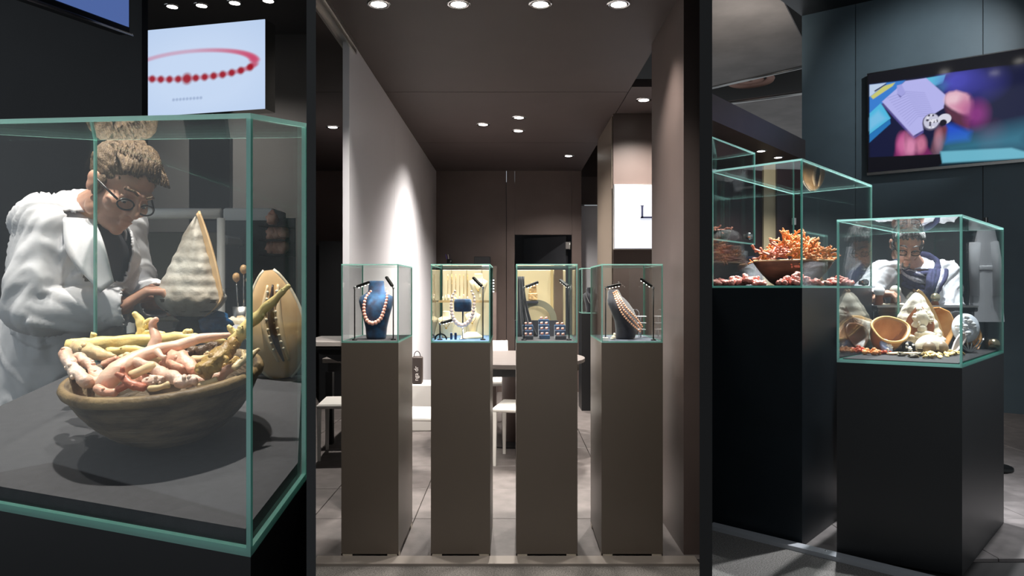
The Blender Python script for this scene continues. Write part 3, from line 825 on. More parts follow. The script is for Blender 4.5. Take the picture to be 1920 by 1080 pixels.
def coral(label, m, branches, y=None, knobs=0, seed=0, name='coral_branch', rs=55, rnd=.35, cat='coral', group=None):
    """branches: list of (points (u,v,y), radii in px)"""
    rn = random.Random(seed); c = P(*branches[0][0][0]); b = B()
    for pts, rad in branches:
        w = [P(*p) - c for p in pts]; ym = pts[0][2]
        n = max(10, int(len(pts) * 6)); sp = sampled(w, n)
        rr = [np.interp(i / (n - 1) * (len(rad) - 1), range(len(rad)), rad) / F * ym for i in range(n)]
        # rounded ends
        rr[0] *= .8; rr[-1] *= .7
        b.tube(sp, rr, 14, rnd=rnd, rs=rs)
        for k in range(knobs):
            i = rn.randrange(1, n - 1); d = Vector((rn.uniform(-1, 1), rn.uniform(-1, .2), rn.uniform(-.4, 1))).normalized()
            q = rr[i] * rn.uniform(.26, .46); b.ball(sp[i] + d * rr[i] * .80, (q, q, q), 8, 6)
    o = b.build(name, m, None, c)
    return tag(o, label, cat, group)


# ------------------------------------------------------------------ left bay: raked display case with the coral bowl
Y0, RAKE = 1.0, 232 / F
P0 = P(470, 1045, Y0)
zl = lambda p: P0.z + RAKE * (p[1] - Y0)
FL, BL = Vector((-1.1625, 1.229)), Vector((-1.1425, 1.90))
lim = lambda y: KL * y - .0062 * 1.05 - .001
p0 = Vector((P0.x, P0.y)); BR = p0 + (BL - FL)
def cut(a, c):
    ka = a.x - lim(a.y); kc = c.x - lim(c.y); t_ = ka / (ka - kc); return a.lerp(c, t_)
Cc = cut(BL, BR); Dd = cut(p0, BR)
polyL = [FL, p0, Dd, Cc, BL]
plinth('wide black plinth with a raked charcoal top under the coral bowl', polyL, lambda p: zl(p), M_black, False, None, M_deck, board=.030, gap=.016)
glass_case('large clear glass display case over the wooden coral bowl', polyL, zl, 833 / F * Y0, .0075, None, .012)
# bowl
zdk = lambda y: P0.z + .030 + RAKE * (y - Y0)
bowl_c = Vector(((326 - 960) / F * 1.365, 1.365, zdk(1.365)))
Rk = Matrix.Rotation(math.atan(RAKE), 4, 'X')
bw = thing('wooden_bowl', 'large aged wooden bowl heaped with yellow and pink coral', 'bowl', None, bowl_c); bw.rotation_euler = (math.atan(RAKE), math.radians(-1.5), 0)
prof = [(r * .93, z * .85) for r, z in [(.001, 0), (.055, 0), (.080, .008), (.112, .030), (.140, .060), (.163, .096), (.177, .128), (.180, .136), (.186, .140), (.189, .150), (.185, .159), (.178, .161), (.171, .156), (.168, .143), (.156, .105), (.134, .068), (.10, .040), (.05, .026), (.001, .024)]]
b = B(); b.lathe(prof, 72, f=lambda th, z: 1 + .012 * math.sin(2 * th + .6) + .004 * math.sin(9 * th)); b.build('bowl_body', M_darkwood, bw)
for z, r in ((.102, .1615), (.0646, .1398), (.0357, .1149)):
    b = B(); b.lathe([(r - .003, z - .0013), (r + .0006, z), (r - .003, z + .0013)], 72, f=lambda th, z: 1 + .012 * math.sin(2 * th + .6), closed=True); b.build('turned_line', mat('worn_line', S(120, 112, 98), .7), bw)
b = B(); b.lathe([(.1665, .1165), (.1742, .1188), (.1770, .1275), (.1730, .1362), (.1655, .1383), (.1640, .1340)], 72, f=lambda th, z: 1 + .012 * math.sin(2 * th + .6) + .004 * math.sin(9 * th)); b.build('worn_rim', mat('worn_tan_rim', S(150, 126, 88), .55, rgb2=S(104, 84, 58), vs=16, bump=.4, bs=50), bw)
q4 = lambda x, y: (90 + x * .2685, 560 + y * .2685)
def cr(label, m, br, **k):
    return coral(label, m, [([(*q4(x, y), d - .04) for x, y, d in pts], [r * .2685 for r in rad]) for pts, rad in br], **k)


cr('thick yellow coral branch lying along the back of the bowl', C_yel, [
    ([(130, 330, 1.56), (330, 320, 1.57), (640, 295, 1.58), (940, 275, 1.58), (1240, 300, 1.57)], [56, 50, 44, 36, 18]),
    ([(318, 320, 1.57), (315, 262, 1.57), (322, 240, 1.57)], [26, 22, 20]),
    ([(970, 280, 1.58), (965, 235, 1.58), (1010, 225, 1.58)], [24, 22, 15]),
    ([(420, 350, 1.55), (440, 400, 1.54)], [20, 12])], knobs=2, seed=1)
cr('short upright yellow coral branch at the back of the bowl', C_yel, [
    ([(640, 300, 1.60), (660, 225, 1.60), (640, 150, 1.60), (598, 95, 1.60)], [46, 34, 27, 17]),
    ([(665, 200, 1.60), (715, 150, 1.60), (740, 160, 1.60)], [28, 22, 14]), ([(660, 250, 1.6), (760, 240, 1.6), (820, 250, 1.6)], [34, 26, 14])], knobs=3, seed=2)
cr('lower yellow coral branch under the long one at the back left', C_yel, [
    ([(420, 370, 1.53), (520, 360, 1.53), (600, 350, 1.53), (700, 365, 1.53)], [34, 30, 24, 20]), ([(640, 360, 1.52), (660, 400, 1.52)], [22, 12])], knobs=3, seed=3)
cr('broad brown stump end beside the long yellow branch', C_cream, [([(190, 345, 1.50), (290, 370, 1.47), (400, 400, 1.45), (470, 405, 1.44)], [52, 58, 44, 18])], knobs=5, seed=4, rs=90)
cr('large smooth pink coral branch across the middle of the bowl', C_pink, [
    ([(395, 640, 1.325), (430, 560, 1.33), (520, 480, 1.35), (640, 410, 1.38), (760, 360, 1.40), (890, 335, 1.42), (1060, 280, 1.44), (1305, 250, 1.47)], [68, 70, 62, 50, 44, 38, 30, 16]),
    ([(715, 385, 1.40), (755, 290, 1.41), (735, 215, 1.42), (735, 165, 1.42), (765, 138, 1.42)], [44, 42, 34, 28, 20]),
    ([(760, 365, 1.38), (800, 405, 1.37), (830, 405, 1.37)], [26, 18, 12])], rnd=.15, seed=5)
cr('gold brown coral trunk leaning over the right rim of the bowl', C_gold, [
    ([(1075, 530, 1.31), (1150, 450, 1.33), (1230, 375, 1.35), (1310, 300, 1.38)], [72, 66, 60, 46]),
    ([(1200, 400, 1.34), (1250, 420, 1.33), (1240, 445, 1.33)], [26, 18, 14])], knobs=9, seed=6, rs=80, rnd=.5)
cr('long yellow coral branch rising past the right edge of the case', C_yel, [
    ([(1280, 320, 1.385), (1350, 250, 1.39), (1410, 170, 1.40), (1470, 120, 1.40), (1525, 62, 1.40), (1660, -70, 1.40), (1690, -92, 1.40)], [50, 46, 40, 36, 32, 23, 18]),
    ([(1330, 260, 1.39), (1270, 205, 1.39), (1255, 200, 1.39)], [28, 24, 20]), ([(1340, 250, 1.38), (1345, 190, 1.38)], [26, 20])], knobs=8, seed=7)
cr('knobbly pale pink coral hooked over the left rim', C_pale, [
    ([(110, 360, 1.42), (140, 420, 1.39), (180, 490, 1.36), (230, 550, 1.33), (300, 590, 1.32)], [36, 42, 42, 42, 34]),
    ([(190, 400, 1.41), (260, 440, 1.40), (330, 500, 1.38), (390, 555, 1.36)], [34, 36, 36, 30])], knobs=18, seed=8, rnd=.6)
cr('small red brown forked twig at the front of the bowl', C_red, [
    ([(520, 475, 1.30), (525, 530, 1.30), (570, 590, 1.295), (680, 625, 1.29)], [16, 26, 34, 22]), ([(470, 520, 1.29), (530, 550, 1.295)], [14, 24]), ([(560, 600, 1.295), (480, 640, 1.29)], [26, 22])], knobs=3, seed=9)
cr('cream coral cylinder resting beside the pink branch', C_cream, [([(570, 540, 1.315), (660, 500, 1.325), (752, 460, 1.335)], [32, 32, 34])], rnd=.1, seed=10)
cr('pale mauve coral stem crossing the bowl to the right', C_pale, [([(600, 435, 1.36), (700, 470, 1.35), (800, 520, 1.33), (900, 560, 1.31), (1010, 590, 1.30)], [34, 38, 40, 44, 34])], knobs=5, seed=11)
cr('rough pale coral lump at the front centre', C_pale, [([(660, 590, 1.305), (740, 565, 1.31), (800, 575, 1.305)], [26, 42, 24])], knobs=10, seed=12, rnd=.6)
cr('peach coral chunk near the front right rim', C_pale, [([(880, 590, 1.29), (960, 575, 1.295), (1040, 580, 1.295)], [30, 44, 22])], knobs=6, seed=13, rnd=.6)
cr('cream and pink stub lying on the front rim', C_cream, [([(700, 630, 1.275), (780, 618, 1.275), (850, 598, 1.28)], [20, 22, 26])], seed=14)
cr('reddish folded coral slab in the middle right', C_rose, [([(820, 450, 1.42), (880, 420, 1.41), (960, 450, 1.39), (1030, 510, 1.37)], [46, 62, 56, 30]), ([(860, 440, 1.40), (950, 500, 1.37)], [40, 34])], knobs=5, seed=15, rnd=.5)
cr('small rose coral stub at the left behind the pink branch', C_rose, [([(380, 465, 1.44), (440, 440, 1.44), (490, 415, 1.44)], [28, 34, 24])], seed=16)
cr('rose coral fragment deep between the twigs', C_rose, [([(560, 600, 1.34), (640, 570, 1.35), (720, 590, 1.35)], [50, 56, 40])], knobs=4, seed=17)
cr('brown bark sliver leaning inside the right of the bowl', C_bark, [([(930, 400, 1.50), (1060, 370, 1.50), (1200, 350, 1.50)], [50, 56, 40])], knobs=6, seed=18, rnd=.8)
cr('tan coral stick along the inner right side', C_gold, [([(1080, 440, 1.43), (1160, 400, 1.44), (1230, 370, 1.44)], [26, 26, 22])], seed=19)
cr('thin knobbly cream twig on the right rim', C_cream, [([(1290, 490, 1.33), (1370, 420, 1.35), (1420, 390, 1.36), (1478, 350, 1.37)], [20, 26, 24, 13]), ([(1370, 430, 1.35), (1360, 360, 1.36)], [18, 12])], knobs=7, seed=20, rnd=.6)
cr('pink coral piece filling the left front of the bowl', C_pink, [([(250, 560, 1.36), (330, 580, 1.35), (420, 560, 1.36)], [44, 46, 40])], knobs=4, seed=21)
cr('dull rose coral filling the centre of the bowl', C_rose, [([(760, 520, 1.42), (880, 530, 1.42), (1000, 530, 1.40)], [60, 62, 50])], knobs=5, seed=22)
cr('thick cream coral base under the yellow branches', C_cream, [([(500, 440, 1.50), (700, 430, 1.50), (900, 420, 1.50)], [60, 60, 50])], knobs=5, seed=23)


cr('pale pink coral stem under the gold trunk at the right', C_pale, [([(990, 560, 1.36), (1090, 570, 1.355), (1190, 540, 1.36), (1290, 480, 1.37)], [34, 40, 40, 30])], knobs=4, seed=24)
cr('amber coral stub between the gold trunk and the bowl wall', C_gold, [([(1180, 520, 1.39), (1260, 470, 1.40), (1340, 420, 1.41)], [40, 44, 34])], knobs=5, seed=25, rnd=.5)
cr('cream coral fork at the inner right of the bowl', C_cream, [([(1000, 430, 1.46), (1100, 420, 1.46), (1210, 390, 1.47)], [34, 36, 26]), ([(1090, 425, 1.46), (1120, 370, 1.46)], [24, 14])], knobs=5, seed=26)
cr('pink coral knuckle beside the left rim at the front', C_rose, [([(330, 620, 1.30), (400, 650, 1.295), (480, 655, 1.29)], [30, 34, 24])], knobs=4, seed=27)
cr('short cream coral peg at the front right rim', C_cream, [([(1040, 610, 1.30), (1120, 590, 1.31), (1180, 560, 1.32)], [24, 28, 20])], knobs=4, seed=28)


# ------------------------------------------------------------------ shells
M_shell = mat('weathered_white_shell', S(214, 210, 200), .55, rgb2=S(150, 138, 122), vs=9, bump=.4, bs=40)
M_shellw = mat('carved_white_shell', S(240, 232, 214), .45, rgb2=S(216, 200, 168), vs=5, bump=.25, bs=40)
M_lip = mat('tan_shell_lip', S(214, 168, 112), .3, rgb2=S(232, 200, 156), vs=8)
M_shellin = mat('amber_shell_inside', S(176, 116, 56), .25, rgb2=S(222, 176, 116), vs=6)
M_shelldk = mat('dark_shell_slit', S(48, 26, 16), .4)
M_grime = mat('olive_shell_base', S(104, 92, 62), .6, rgb2=S(70, 58, 40), vs=8)


def helmet_shell(name, label, loc, hgt, rad, rz, seed=0, ribs=9, m=None, tilt=(0, 0), group=None, carve=False, lipang=0.0, flatness=.8, power=.86):
    """cone shaped helmet shell standing on its whorl: body, flared lip, spire knobs"""
    t = thing(name, label, 'shell', group, loc, rz); R = Matrix.Rotation(tilt[0], 4, 'X') @ Matrix.Rotation(tilt[1], 4, 'Y')
    nz = 60; prof = []
    def rf(t_):
        if t_ < .16: return .50 + .5 * math.sin(t_ / .16 * math.pi / 2)
        return 1.0 * (1 - (t_ - .16) / .84) ** power * .99 + .015
    b = B()
    def fn(i, j):
        th = 2 * math.pi * i; r = rf(j) * rad
        rib = 1 + .022 * math.sin(j * ribs * 2 * math.pi) * (1 if j > .22 else 0)
        kn = 1 + (.09 * max(0, math.sin(th * 11)) * math.exp(-((j - .20) / .035) ** 2)) + .05 * max(0, math.sin(th * 9 + 1)) * math.exp(-((j - .5) / .03) ** 2)
        d = Vector((math.cos(th), math.sin(th) * flatness, 0)) * r * rib * kn
        nn = noise.noise(Vector((math.cos(th) * 2, math.sin(th) * 2, j * 5 + seed))) * .06 * rad
        d += Vector((math.cos(th), math.sin(th), 0)) * nn
        sway = .16 * rad * j * j
        return R @ (d + Vector((sway, 0, j * hgt)))
    b.grid(72, nz, fn, True, True); body = b.build('shell_body', m or M_shell, t)
    # flared lip: a curved strip from apex to base
    b = B()
    def lf(i, j):
        r0 = rf(j) * rad * .92; r1 = rf(j) * rad + rad * (.09 + .10 * math.sin(math.pi * min(1, j * 1.05)))
        a = lipang + (.25 - .1 * i); r = r0 + (r1 - r0) * i
        return R @ (Vector((math.cos(a) * r + .16 * rad * j * j, math.sin(a) * r * flatness, j * hgt * 1.02 + .01 * i)))
    b.grid(8, 30, lf); o = b.build('shell_lip', M_lip, t); s = o.modifiers.new('s', 'SOLIDIFY'); s.thickness = rad * .06; s.offset = 0
    b = B(); b.lathe([(.001, 0), (rad * .42, .0), (rad * .72, hgt * .05), (rad * .96, hgt * .14), (rad * .98, hgt * .17)], 40, R @ Matrix.Diagonal((1.01, flatness * 1.01, 1, 1))); b.build('shell_base', M_grime, t)
    if carve:
        rn = random.Random(seed); fa = lipang - math.pi / 2 - .05
        def at(a, j, o=1.0):
            r = rf(j) * rad * o; return R @ Vector((math.cos(a) * r + .16 * rad * j * j, math.sin(a) * r * flatness, j * hgt))
        b = B(); b.grid(18, 14, lambda i, j: at(fa + (i - .5) * 1.5 * math.sin(math.pi * (.12 + .76 * j)), .28 + .48 * j, 1.035)); b.build('carved_ground', mat('russet_shell_ground', S(150, 92, 58), .4, var=.2, vs=20), t)
        b = B(); q = rad
        b.ball(at(fa + .05, .56, 1.02), (q * .26, q * .16, q * .34), 18, 12); b.ball(at(fa - .10, .50, 1.12), (q * .07, q * .08, q * .10), 10, 8); b.ball(at(fa + .0, .40, 1.05), (q * .18, q * .12, q * .2), 14, 10); b.ball(at(fa + .05, .31, 1.04), (q * .42, q * .14, q * .16), 16, 10)
        for k in range(30):
            a_ = fa + .08 + rn.uniform(-.42, .50); j = .62 + rn.uniform(-.02, .12) - abs(a_ - fa) * .16; s2 = q * rn.uniform(.05, .10); b.ball(at(a_, j, 1.08), (s2, s2 * .8, s2), 9, 7)
        for k in range(16):
            a_ = fa + rn.uniform(-.75, .75); s2 = q * rn.uniform(.05, .09); b.ball(at(a_, .27 + rn.uniform(0, .05), 1.03), (s2 * 1.4, s2 * .8, s2), 9, 7)
        b.build('carved_relief', M_shellw, t)
    return t


def aperture_shell(name, label, loc, hgt, wid, M, group=None, teeth=9):
    """helmet shell seen from its mouth: domed body, pale lips, dark toothed slit"""
    t = thing(name, label, 'shell', group, loc); b = B()
    def prof(j): return max(.02, math.sin(math.pi * min(1, j ** .8)) ** .62)
    def fn(i, j):
        th = 2 * math.pi * i; w = wid / 2 * prof(j * .96 + .02)
        return M @ Vector((math.cos(th) * w, math.sin(th) * w * .55 - .0, (j - .5) * hgt))
    b.grid(40, 30, fn, True, True); b.build('shell_body', M_lip, t)
    slit = sampled([(.06 * wid, 0, .36 * hgt), (-.02 * wid, 0, .1 * hgt), (.0, 0, -.12 * hgt), (.09 * wid, 0, -.34 * hgt)], 24)
    b = B(); b.tube([M @ Vector((p.x, -wid * .262 * prof(p.z / hgt + .5), p.z)) for p in slit], [wid * (.03 + .075 * math.sin(math.pi * k / 23)) for k in range(24)], 10, flat=.6); sl = b.build('shell_mouth', M_shelldk, t)
    for sd in (-1, 1):
        b = B(); b.tube([M @ Vector((p.x + sd * wid * (.09 + .05 * math.sin(math.pi * k / 23)), -wid * .27 * prof(p.z / hgt + .5), p.z)) for k, p in enumerate(slit)], [wid * (.025 + .03 * math.sin(math.pi * k / 23)) for k in range(24)], 8)
        lp = b.build('mouth_lip', mat('pale_shell_lip', S(236, 206, 164), .3), t)
        for k in range(teeth):
            p = slit[2 + int(k * 20 / teeth)]; b = B(); b.ball(M @ Vector((p.x + sd * wid * .085, -wid * .30 * prof(p.z / hgt + .5), p.z)), (wid * .034, wid * .02, hgt * .014), 8, 6); b.build('tooth', M_shellw, lp)
    # back rim, flared
    for sd in (-1, 1):
        b = B(); b.tube([M @ Vector((sd * wid / 2 * prof(j * .96 + .02) * 1.02, 0, (j - .5) * hgt)) for j in [k / 24 for k in range(25)]], wid * .035, 8); b.build('outer_rim', M_shellw, t)
    return t


# workbench of the left bay and what stands on it
ZBL = 1.20
wb_ = thing('workbench', 'high black workbench behind the coral bowl case', 'table', None, (-1.02, 2.34, 0))
b = B(); qq = [(-1.27, 2.03), (lim(2.03) - .03, 2.03), (lim(2.72) - .03, 2.72), (-1.27, 2.72)]
b.hexa([Vector((x + 1.02, y - 2.34, ZBL - .04)) for x, y in qq], [Vector((x + 1.02, y - 2.34, ZBL)) for x, y in qq]); b.build('bench_top', M_black, wb_)
for x, y in ((-1.22, 2.08), (-.70, 2.08), (-1.22, 2.66), (-.90, 2.66)):
    b = B(); b.box((x + 1.02, y - 2.34, (ZBL - .04) / 2), (.06, .06, ZBL - .04)); b.build('leg', M_black, wb_)
b = B(); b.box((.0, .30, ZBL - .2), (.5, .02, .3)); b.build('rear_panel', M_black, wb_)
sx = P(357, 592, 2.13)
helmet_shell('helmet_shell', 'tall weathered helmet shell held on the workbench by the left craftsman', (sx.x, 2.13, sx.z + .0), .305, .108, -.35, 1, 9, tilt=(0, .02), lipang=-.15)
b = B(); b.lathe([(.001, 0), (.05, 0), (.045, .02), (.03, sx.z - ZBL - .015), (.05, sx.z - ZBL - .002), (.001, sx.z - ZBL)], 20); tag(b.build('shell_stand', M_blackmetal, None, (sx.x, 2.13, ZBL)), 'small dark stand under the tall helmet shell', 'stand')
ap = P(528, 590, 2.05)
aperture_shell('helmet_shell', 'amber helmet shell showing its toothed mouth near the left partition', (-.655, 1.92, 1.10 + .150), .30, .15, Matrix.Rotation(.2, 4, 'Z') @ Matrix.Rotation(-.12, 4, 'Y'))
b = B(); b.bbox((0, 0, .55), (.15, .14, 1.10), .004); tag(b.build('shell_plinth', M_black, None, (-.655, 1.92, 0)), 'narrow black plinth under the amber helmet shell by the partition', 'pedestal')
rn = random.Random(11)
def lump(name, label, cat, m, loc, r, seed, group=None, k=.5):
    b = B(); b.ball((0, 0, 0), r, 18, 12, f=lambda d: 1 + k * noise.noise(d * 2.1 + Vector((seed, 0, 0)))); return tag(b.build(name, m, None, loc), label, cat, group)
bg = P(405, 606, 2.22)
lump('plastic_bag', 'crumpled blue plastic bag on the workbench', 'bag', mat('blue_plastic', S(40, 130, 200), .3, rgb2=S(16, 40, 80), vs=12, bump=.6, bs=30), (bg.x, 2.16, ZBL + .035), (.07, .045, .04), 3)
for k, (u, c, lb) in enumerate(((440, (226, 226, 232), 'white paper slip on the workbench left of the glass edge'), (455, (228, 208, 90), 'yellow paper slip on the workbench'), (462, (120, 130, 196), 'blue paper slip on the workbench'))):
    b = B(); b.box((0, 0, .001), (.08, .05, .002)); b.box((.0, .02, .012), (.07, .004, .024)); o = b.build('paper_slip', mat('paper_%d' % k, S(*c), .7), None, (P(u, 600, 2.4).x, 2.36 + .07 * k, ZBL + .0)); o.rotation_euler.z = .4 * k; tag(o, lb, 'paper')
for k in range(10):
    u = 425 + k * 9; lump('shell_fragment', 'pale shell fragment among the clutter at the back of the workbench', 'shell', [C_pale, M_shellw, C_cream][k % 3], (P(u, 580, 2.5).x, 2.45 + .05 * (k % 4), ZBL + .022), (.03, .02, .022), k, 'shell fragments on the workbench')
for k, (u, h) in enumerate(((448, .16), (457, .19), (463, .15))):
    t = thing('graver_tool', ['short', 'long', 'angled'][k] + ' graver with a round wooden handle in the jar on the bench', 'tool', None, (P(u, 560, 2.6).x, 2.6, ZBL + .03)); b = B(); b.tube([(0, 0, 0), (.01 * (k - 1), 0, h)], .003, 6); b.build('blade', M_chrome, t); b = B(); b.ball((.01 * (k - 1), 0, h), (.014, .014, .018), 10, 8); b.build('handle', M_lip, t)
b = B(); b.lathe([(.001, 0), (.035, 0), (.037, .08), (.033, .08), (.031, .006), (.001, .006)], 20); tag(b.build('tool_jar', M_alu, None, (P(456, 560, 2.6).x, 2.6, ZBL)), 'metal jar holding gravers on the left workbench', 'jar')

# left bay shell: walls, lightbox, television
lw = sroot('wall_far_left', 'black wall block behind the left craftsman')
b = B(); xe = (266 - 960) / F * 3.6
b.box((xe - 1.5, 3.63, 2.1), (3.0, .06, 4.2)); b.build('body', mat('soot_black_wall', S(26, 29, 33), .5, var=.1), lw)
lb_ = sroot('wall_left', 'grey brown back wall of the left bay')
b = B(); q = [(-5.8, 6.40), (KL * 6.40 - .03, 6.40), (KL * 6.5 - .03, 6.5), (-5.8, 6.5)]; b.hexa([Vector((x, y, 0)) for x, y in q], [Vector((x, y, 4.4)) for x, y in q]); b.build('body', mat('grey_taupe_wall', S(62, 60, 59), .7), lb_)
b = B(); q = [(-4.4, 2.56), (KL * 2.56 - .02, 2.56), (KL * 6.4 - .02, 6.4), (-4.4, 6.4)]; b.hexa([Vector((x, y, 3.69)) for x, y in q], [Vector((x, y, 3.75)) for x, y in q]); struct(b.build('ceiling_left', mat('charcoal_ceiling', S(52, 50, 50), .7)), 'charcoal ceiling of the left bay')
for k, (u, v) in enumerate(((323, 12), (378, 10), (440, 5), (503, 1))):
    x, y = on_ceiling(u, v, 3.69)
    downlight(x, y, 3.69, ['leftmost of the four small lights above the bracelet lightbox', 'second from left of the small lights above the bracelet lightbox', 'third from left of the small lights above the bracelet lightbox', 'rightmost of the small lights above the bracelet lightbox'][k], 110, 110, grp='left bay ceiling lights')
# lightbox with bracelet print
pt = Paint(150, 110, S(186, 208, 240))
pt.ell(.5, .45, .65, .6, S(206, 224, 250), .9, .8)
for q in range(60):                                                    # back half of the bracelet
    a = math.pi * q / 59; cx, cy = .42 + .50 * math.cos(a), .545 + .17 * math.sin(a)
    if cx > .0: pt.ell(cx, cy, .03 + .006 * math.cos(a), .024, S(206, 70, 110), .9, .25 + .3 * max(0, math.cos(a)))
for q in range(46):
    a = -math.pi * q / 45; cx, cy = .42 + .50 * math.cos(a), .52 + .115 * math.sin(a)
    if cx > -.02: pt.ell(cx, cy, .030, .026, S(196, 40, 80), .9, .35)
for q in range(13):
    cx = .02 + q * .072; a = math.acos(max(-1, min(1, (cx - .42) / .5))); cy = .52 - .115 * math.sin(a); s_ = .034 if abs(q - 5) > 0 else .050
    pt.ell(cx, cy, s_ * .78, s_ * 1.25, S(160, 8, 30), .7, .95)
for q in range(9): pt.ell(.27 + q * .028, .175, .011, .016, S(120, 140, 180), .9, .55)
YL = 5.2
a0, a1 = P(265, 58, YL), P(497, 40, YL - .25)
zb_ = P(265, 220, YL).z; zt0, zt1 = a0.z, a1.z
t = thing('bracelet_lightbox', 'glowing pale blue lightbox with a red bead bracelet print', 'lightbox', None, (a0.x, YL, zb_))
def lbf(i, j): 
    p = Vector((a0.x + (a1.x - a0.x) * i, YL - .25 * i, zb_ + j * ((zt0 + (zt1 - zt0) * i * .35) - zb_)))
    return p - Vector((a0.x, YL, zb_))
M_print = screen_mat('lightbox_print', .95, .5)
link('print_face', pt.mesh('print_face', lbf, M_print), t)
b = B(); qb = [lbf(0, 0), lbf(1, 0), lbf(1, 1), lbf(0, 1)]; off = Vector((.03, .12, 0)); b.hexa([p + Vector((0, .004, 0)) for p in qb], [p + off for p in qb]); b.build('box_frame', M_alu, t)
b = B(); c0 = (qb[0] + qb[1]) / 2; b.box((c0.x + .03, c0.y + .09, -zb_ / 2 - .0), (.3, .06, zb_)); b.build('support_post', M_black, t)
# corner of a television high on the black wall
t = thing('wall_television', 'black wall television with blue glow at the top left corner', 'television')
tl, trr = P(30, -8, 2.6), P(243, 66, 3.45)
def tvb(i, j): return Vector((tl.x + (trr.x - tl.x) * i, tl.y + (trr.y - tl.y) * i, 0)) + Vector((0, 0, (tl.z + (trr.z - tl.z) * i) + j * .75))
b = B(); q = [tvb(0, 0), tvb(1, 0), tvb(1, 1), tvb(0, 1)]; nn = (q[1] - q[0]).cross(q[3] - q[0]).normalized(); b.hexa([p + nn * .0 for p in q], [p + nn * -.05 for p in q][::1]); b.build('housing', M_black, t)
b = B(); q = [tvb(.03, .05) + nn * .003, tvb(.985, .05) + nn * .003, tvb(.985, .97) + nn * .003, tvb(.03, .97) + nn * .003]; b.add(q, [(0, 1, 2, 3)]); b.build('screen', mat('blue_screen_glow', (.02, .02, .03), .3, emit=S(86, 112, 176), es=.8), t)
b = B(); b.tube([tvb(0, 0) + nn * .012 + Vector((0, 0, .0)), tvb(1, 0) + nn * .012], .008, 8); b.build('lower_bezel', mat('grey_bezel', S(92, 92, 100), .3, .6), t)
# chair and equipment behind the shell
t = thing('high_chair', 'white framed chair back behind the tall helmet shell', 'chair', None, (P(330, 400, 3.08).x, 3.08, 0))
b = B(); b.tube([(-.2, 0, 0), (-.2, 0, 1.66)], .018, 8); b.build('post', M_chair, t)
b = B(); b.tube([(.2, 0, 0), (.2, 0, 1.66)], .018, 8); b.build('post', M_chair, t)
b = B(); b.tube([(-.2, 0, 1.68), (.2, 0, 1.68)], .024, 8); b.build('top_rail', M_chair, t)
b = B(); b.bbox((0, -.1, 1.0), (.42, .4, .05), .01); b.build('seat', M_chair, t)
b = B(); b.bbox((0, .02, 1.4), (.38, .02, .4), .008); b.build('back_panel', mat('olive_grey_cloth', S(74, 72, 62), .8), t)
t = thing('printer', 'white topped grey machine on the dark counter behind the left workbench', 'machine', None, (P(420, 450, 3.5).x, 3.43, 1.34))
b = B(); b.bbox((0, 0, .11), (.16, .2, .22), .01); b.build('housing', mat('machine_grey', S(150, 150, 148), .5), t)
b = B(); b.bbox((0, 0, .24), (.17, .2, .05), .012); b.build('lid', M_chair, t)
b = B(); b.box((.015, -.102, .1), (.10, .006, .14)); b.build('front_panel', M_deck, t)
b = B(); b.bbox((0, 0, .035), (.26, .22, .07), .006); tag(b.build('white_box', M_chair, None, (P(452, 380, 3.55).x, 3.75, 1.70)), 'flat white box on the black cupboard in the left bay', 'box')
b = B(); b.box((0, 0, .85), (.34, .4, 1.70)); tag(b.build('black_cupboard', M_black, None, (P(462, 500, 3.7).x, 3.8, 0)), 'black cupboard behind the clutter of the left workbench', 'cabinet')
b = B(); b.box((0, 0, .67), (.30, .3, 1.34)); tag(b.build('dark_counter', M_black, None, (P(420, 450, 3.5).x, 3.43, 0)), 'narrow dark counter under the grey machine', 'counter')
for k in range(7):
    lump('coral_ornament', 'pink coral ornament on the far shelf by the left partition', 'coral', C_rose, (P(510 + (k % 3) * 10, 440 + 22 * (k // 3), 3.4).x, 3.4, 1.63 + .07 * (k // 3) - .08), (.028, .03, .035), k + 20, 'coral ornaments on the far shelf')
t = thing('ornament_shelf', 'narrow dark shelf of coral ornaments near the left partition', 'shelf', None, (P(520, 440, 3.4).x, 3.4, 0))
for k in range(3):
    b = B(); b.box((0, 0, 1.51 + k * .07), (.13, .16, .006)); b.build('board', M_blackmetal, t)
b = B(); b.box((0, .075, .85), (.13, .012, 1.7)); b.build('back', M_black, t)
for x, y, lb, tg, w in ((-.80, 1.42, 'ceiling downlight straight above the coral bowl', (-.80, 1.48, 1), 430), (-1.75, 1.55, 'ceiling downlight over the left craftsman', (-1.3, 2.0, 1.4), 230), (-1.0, 2.1, 'ceiling downlight over the left workbench', (-1.0, 2.2, 1.2), 170)):
    downlight(x, y, 3.69, lb, w, 55, tg, 'left bay ceiling lights')
b = B(); q = [(-3.4, .6), (KL * .6 - .02, .6), (KL * 2.55 - .02, 2.55), (-3.4, 2.55)]; b.hexa([Vector((x, y, 3.69)) for x, y in q], [Vector((x, y, 3.75)) for x, y in q]); struct(b.build('ceiling_left_front', mat('charcoal_ceiling', S(52, 50, 50), .7)), 'charcoal ceiling above the coral bowl')
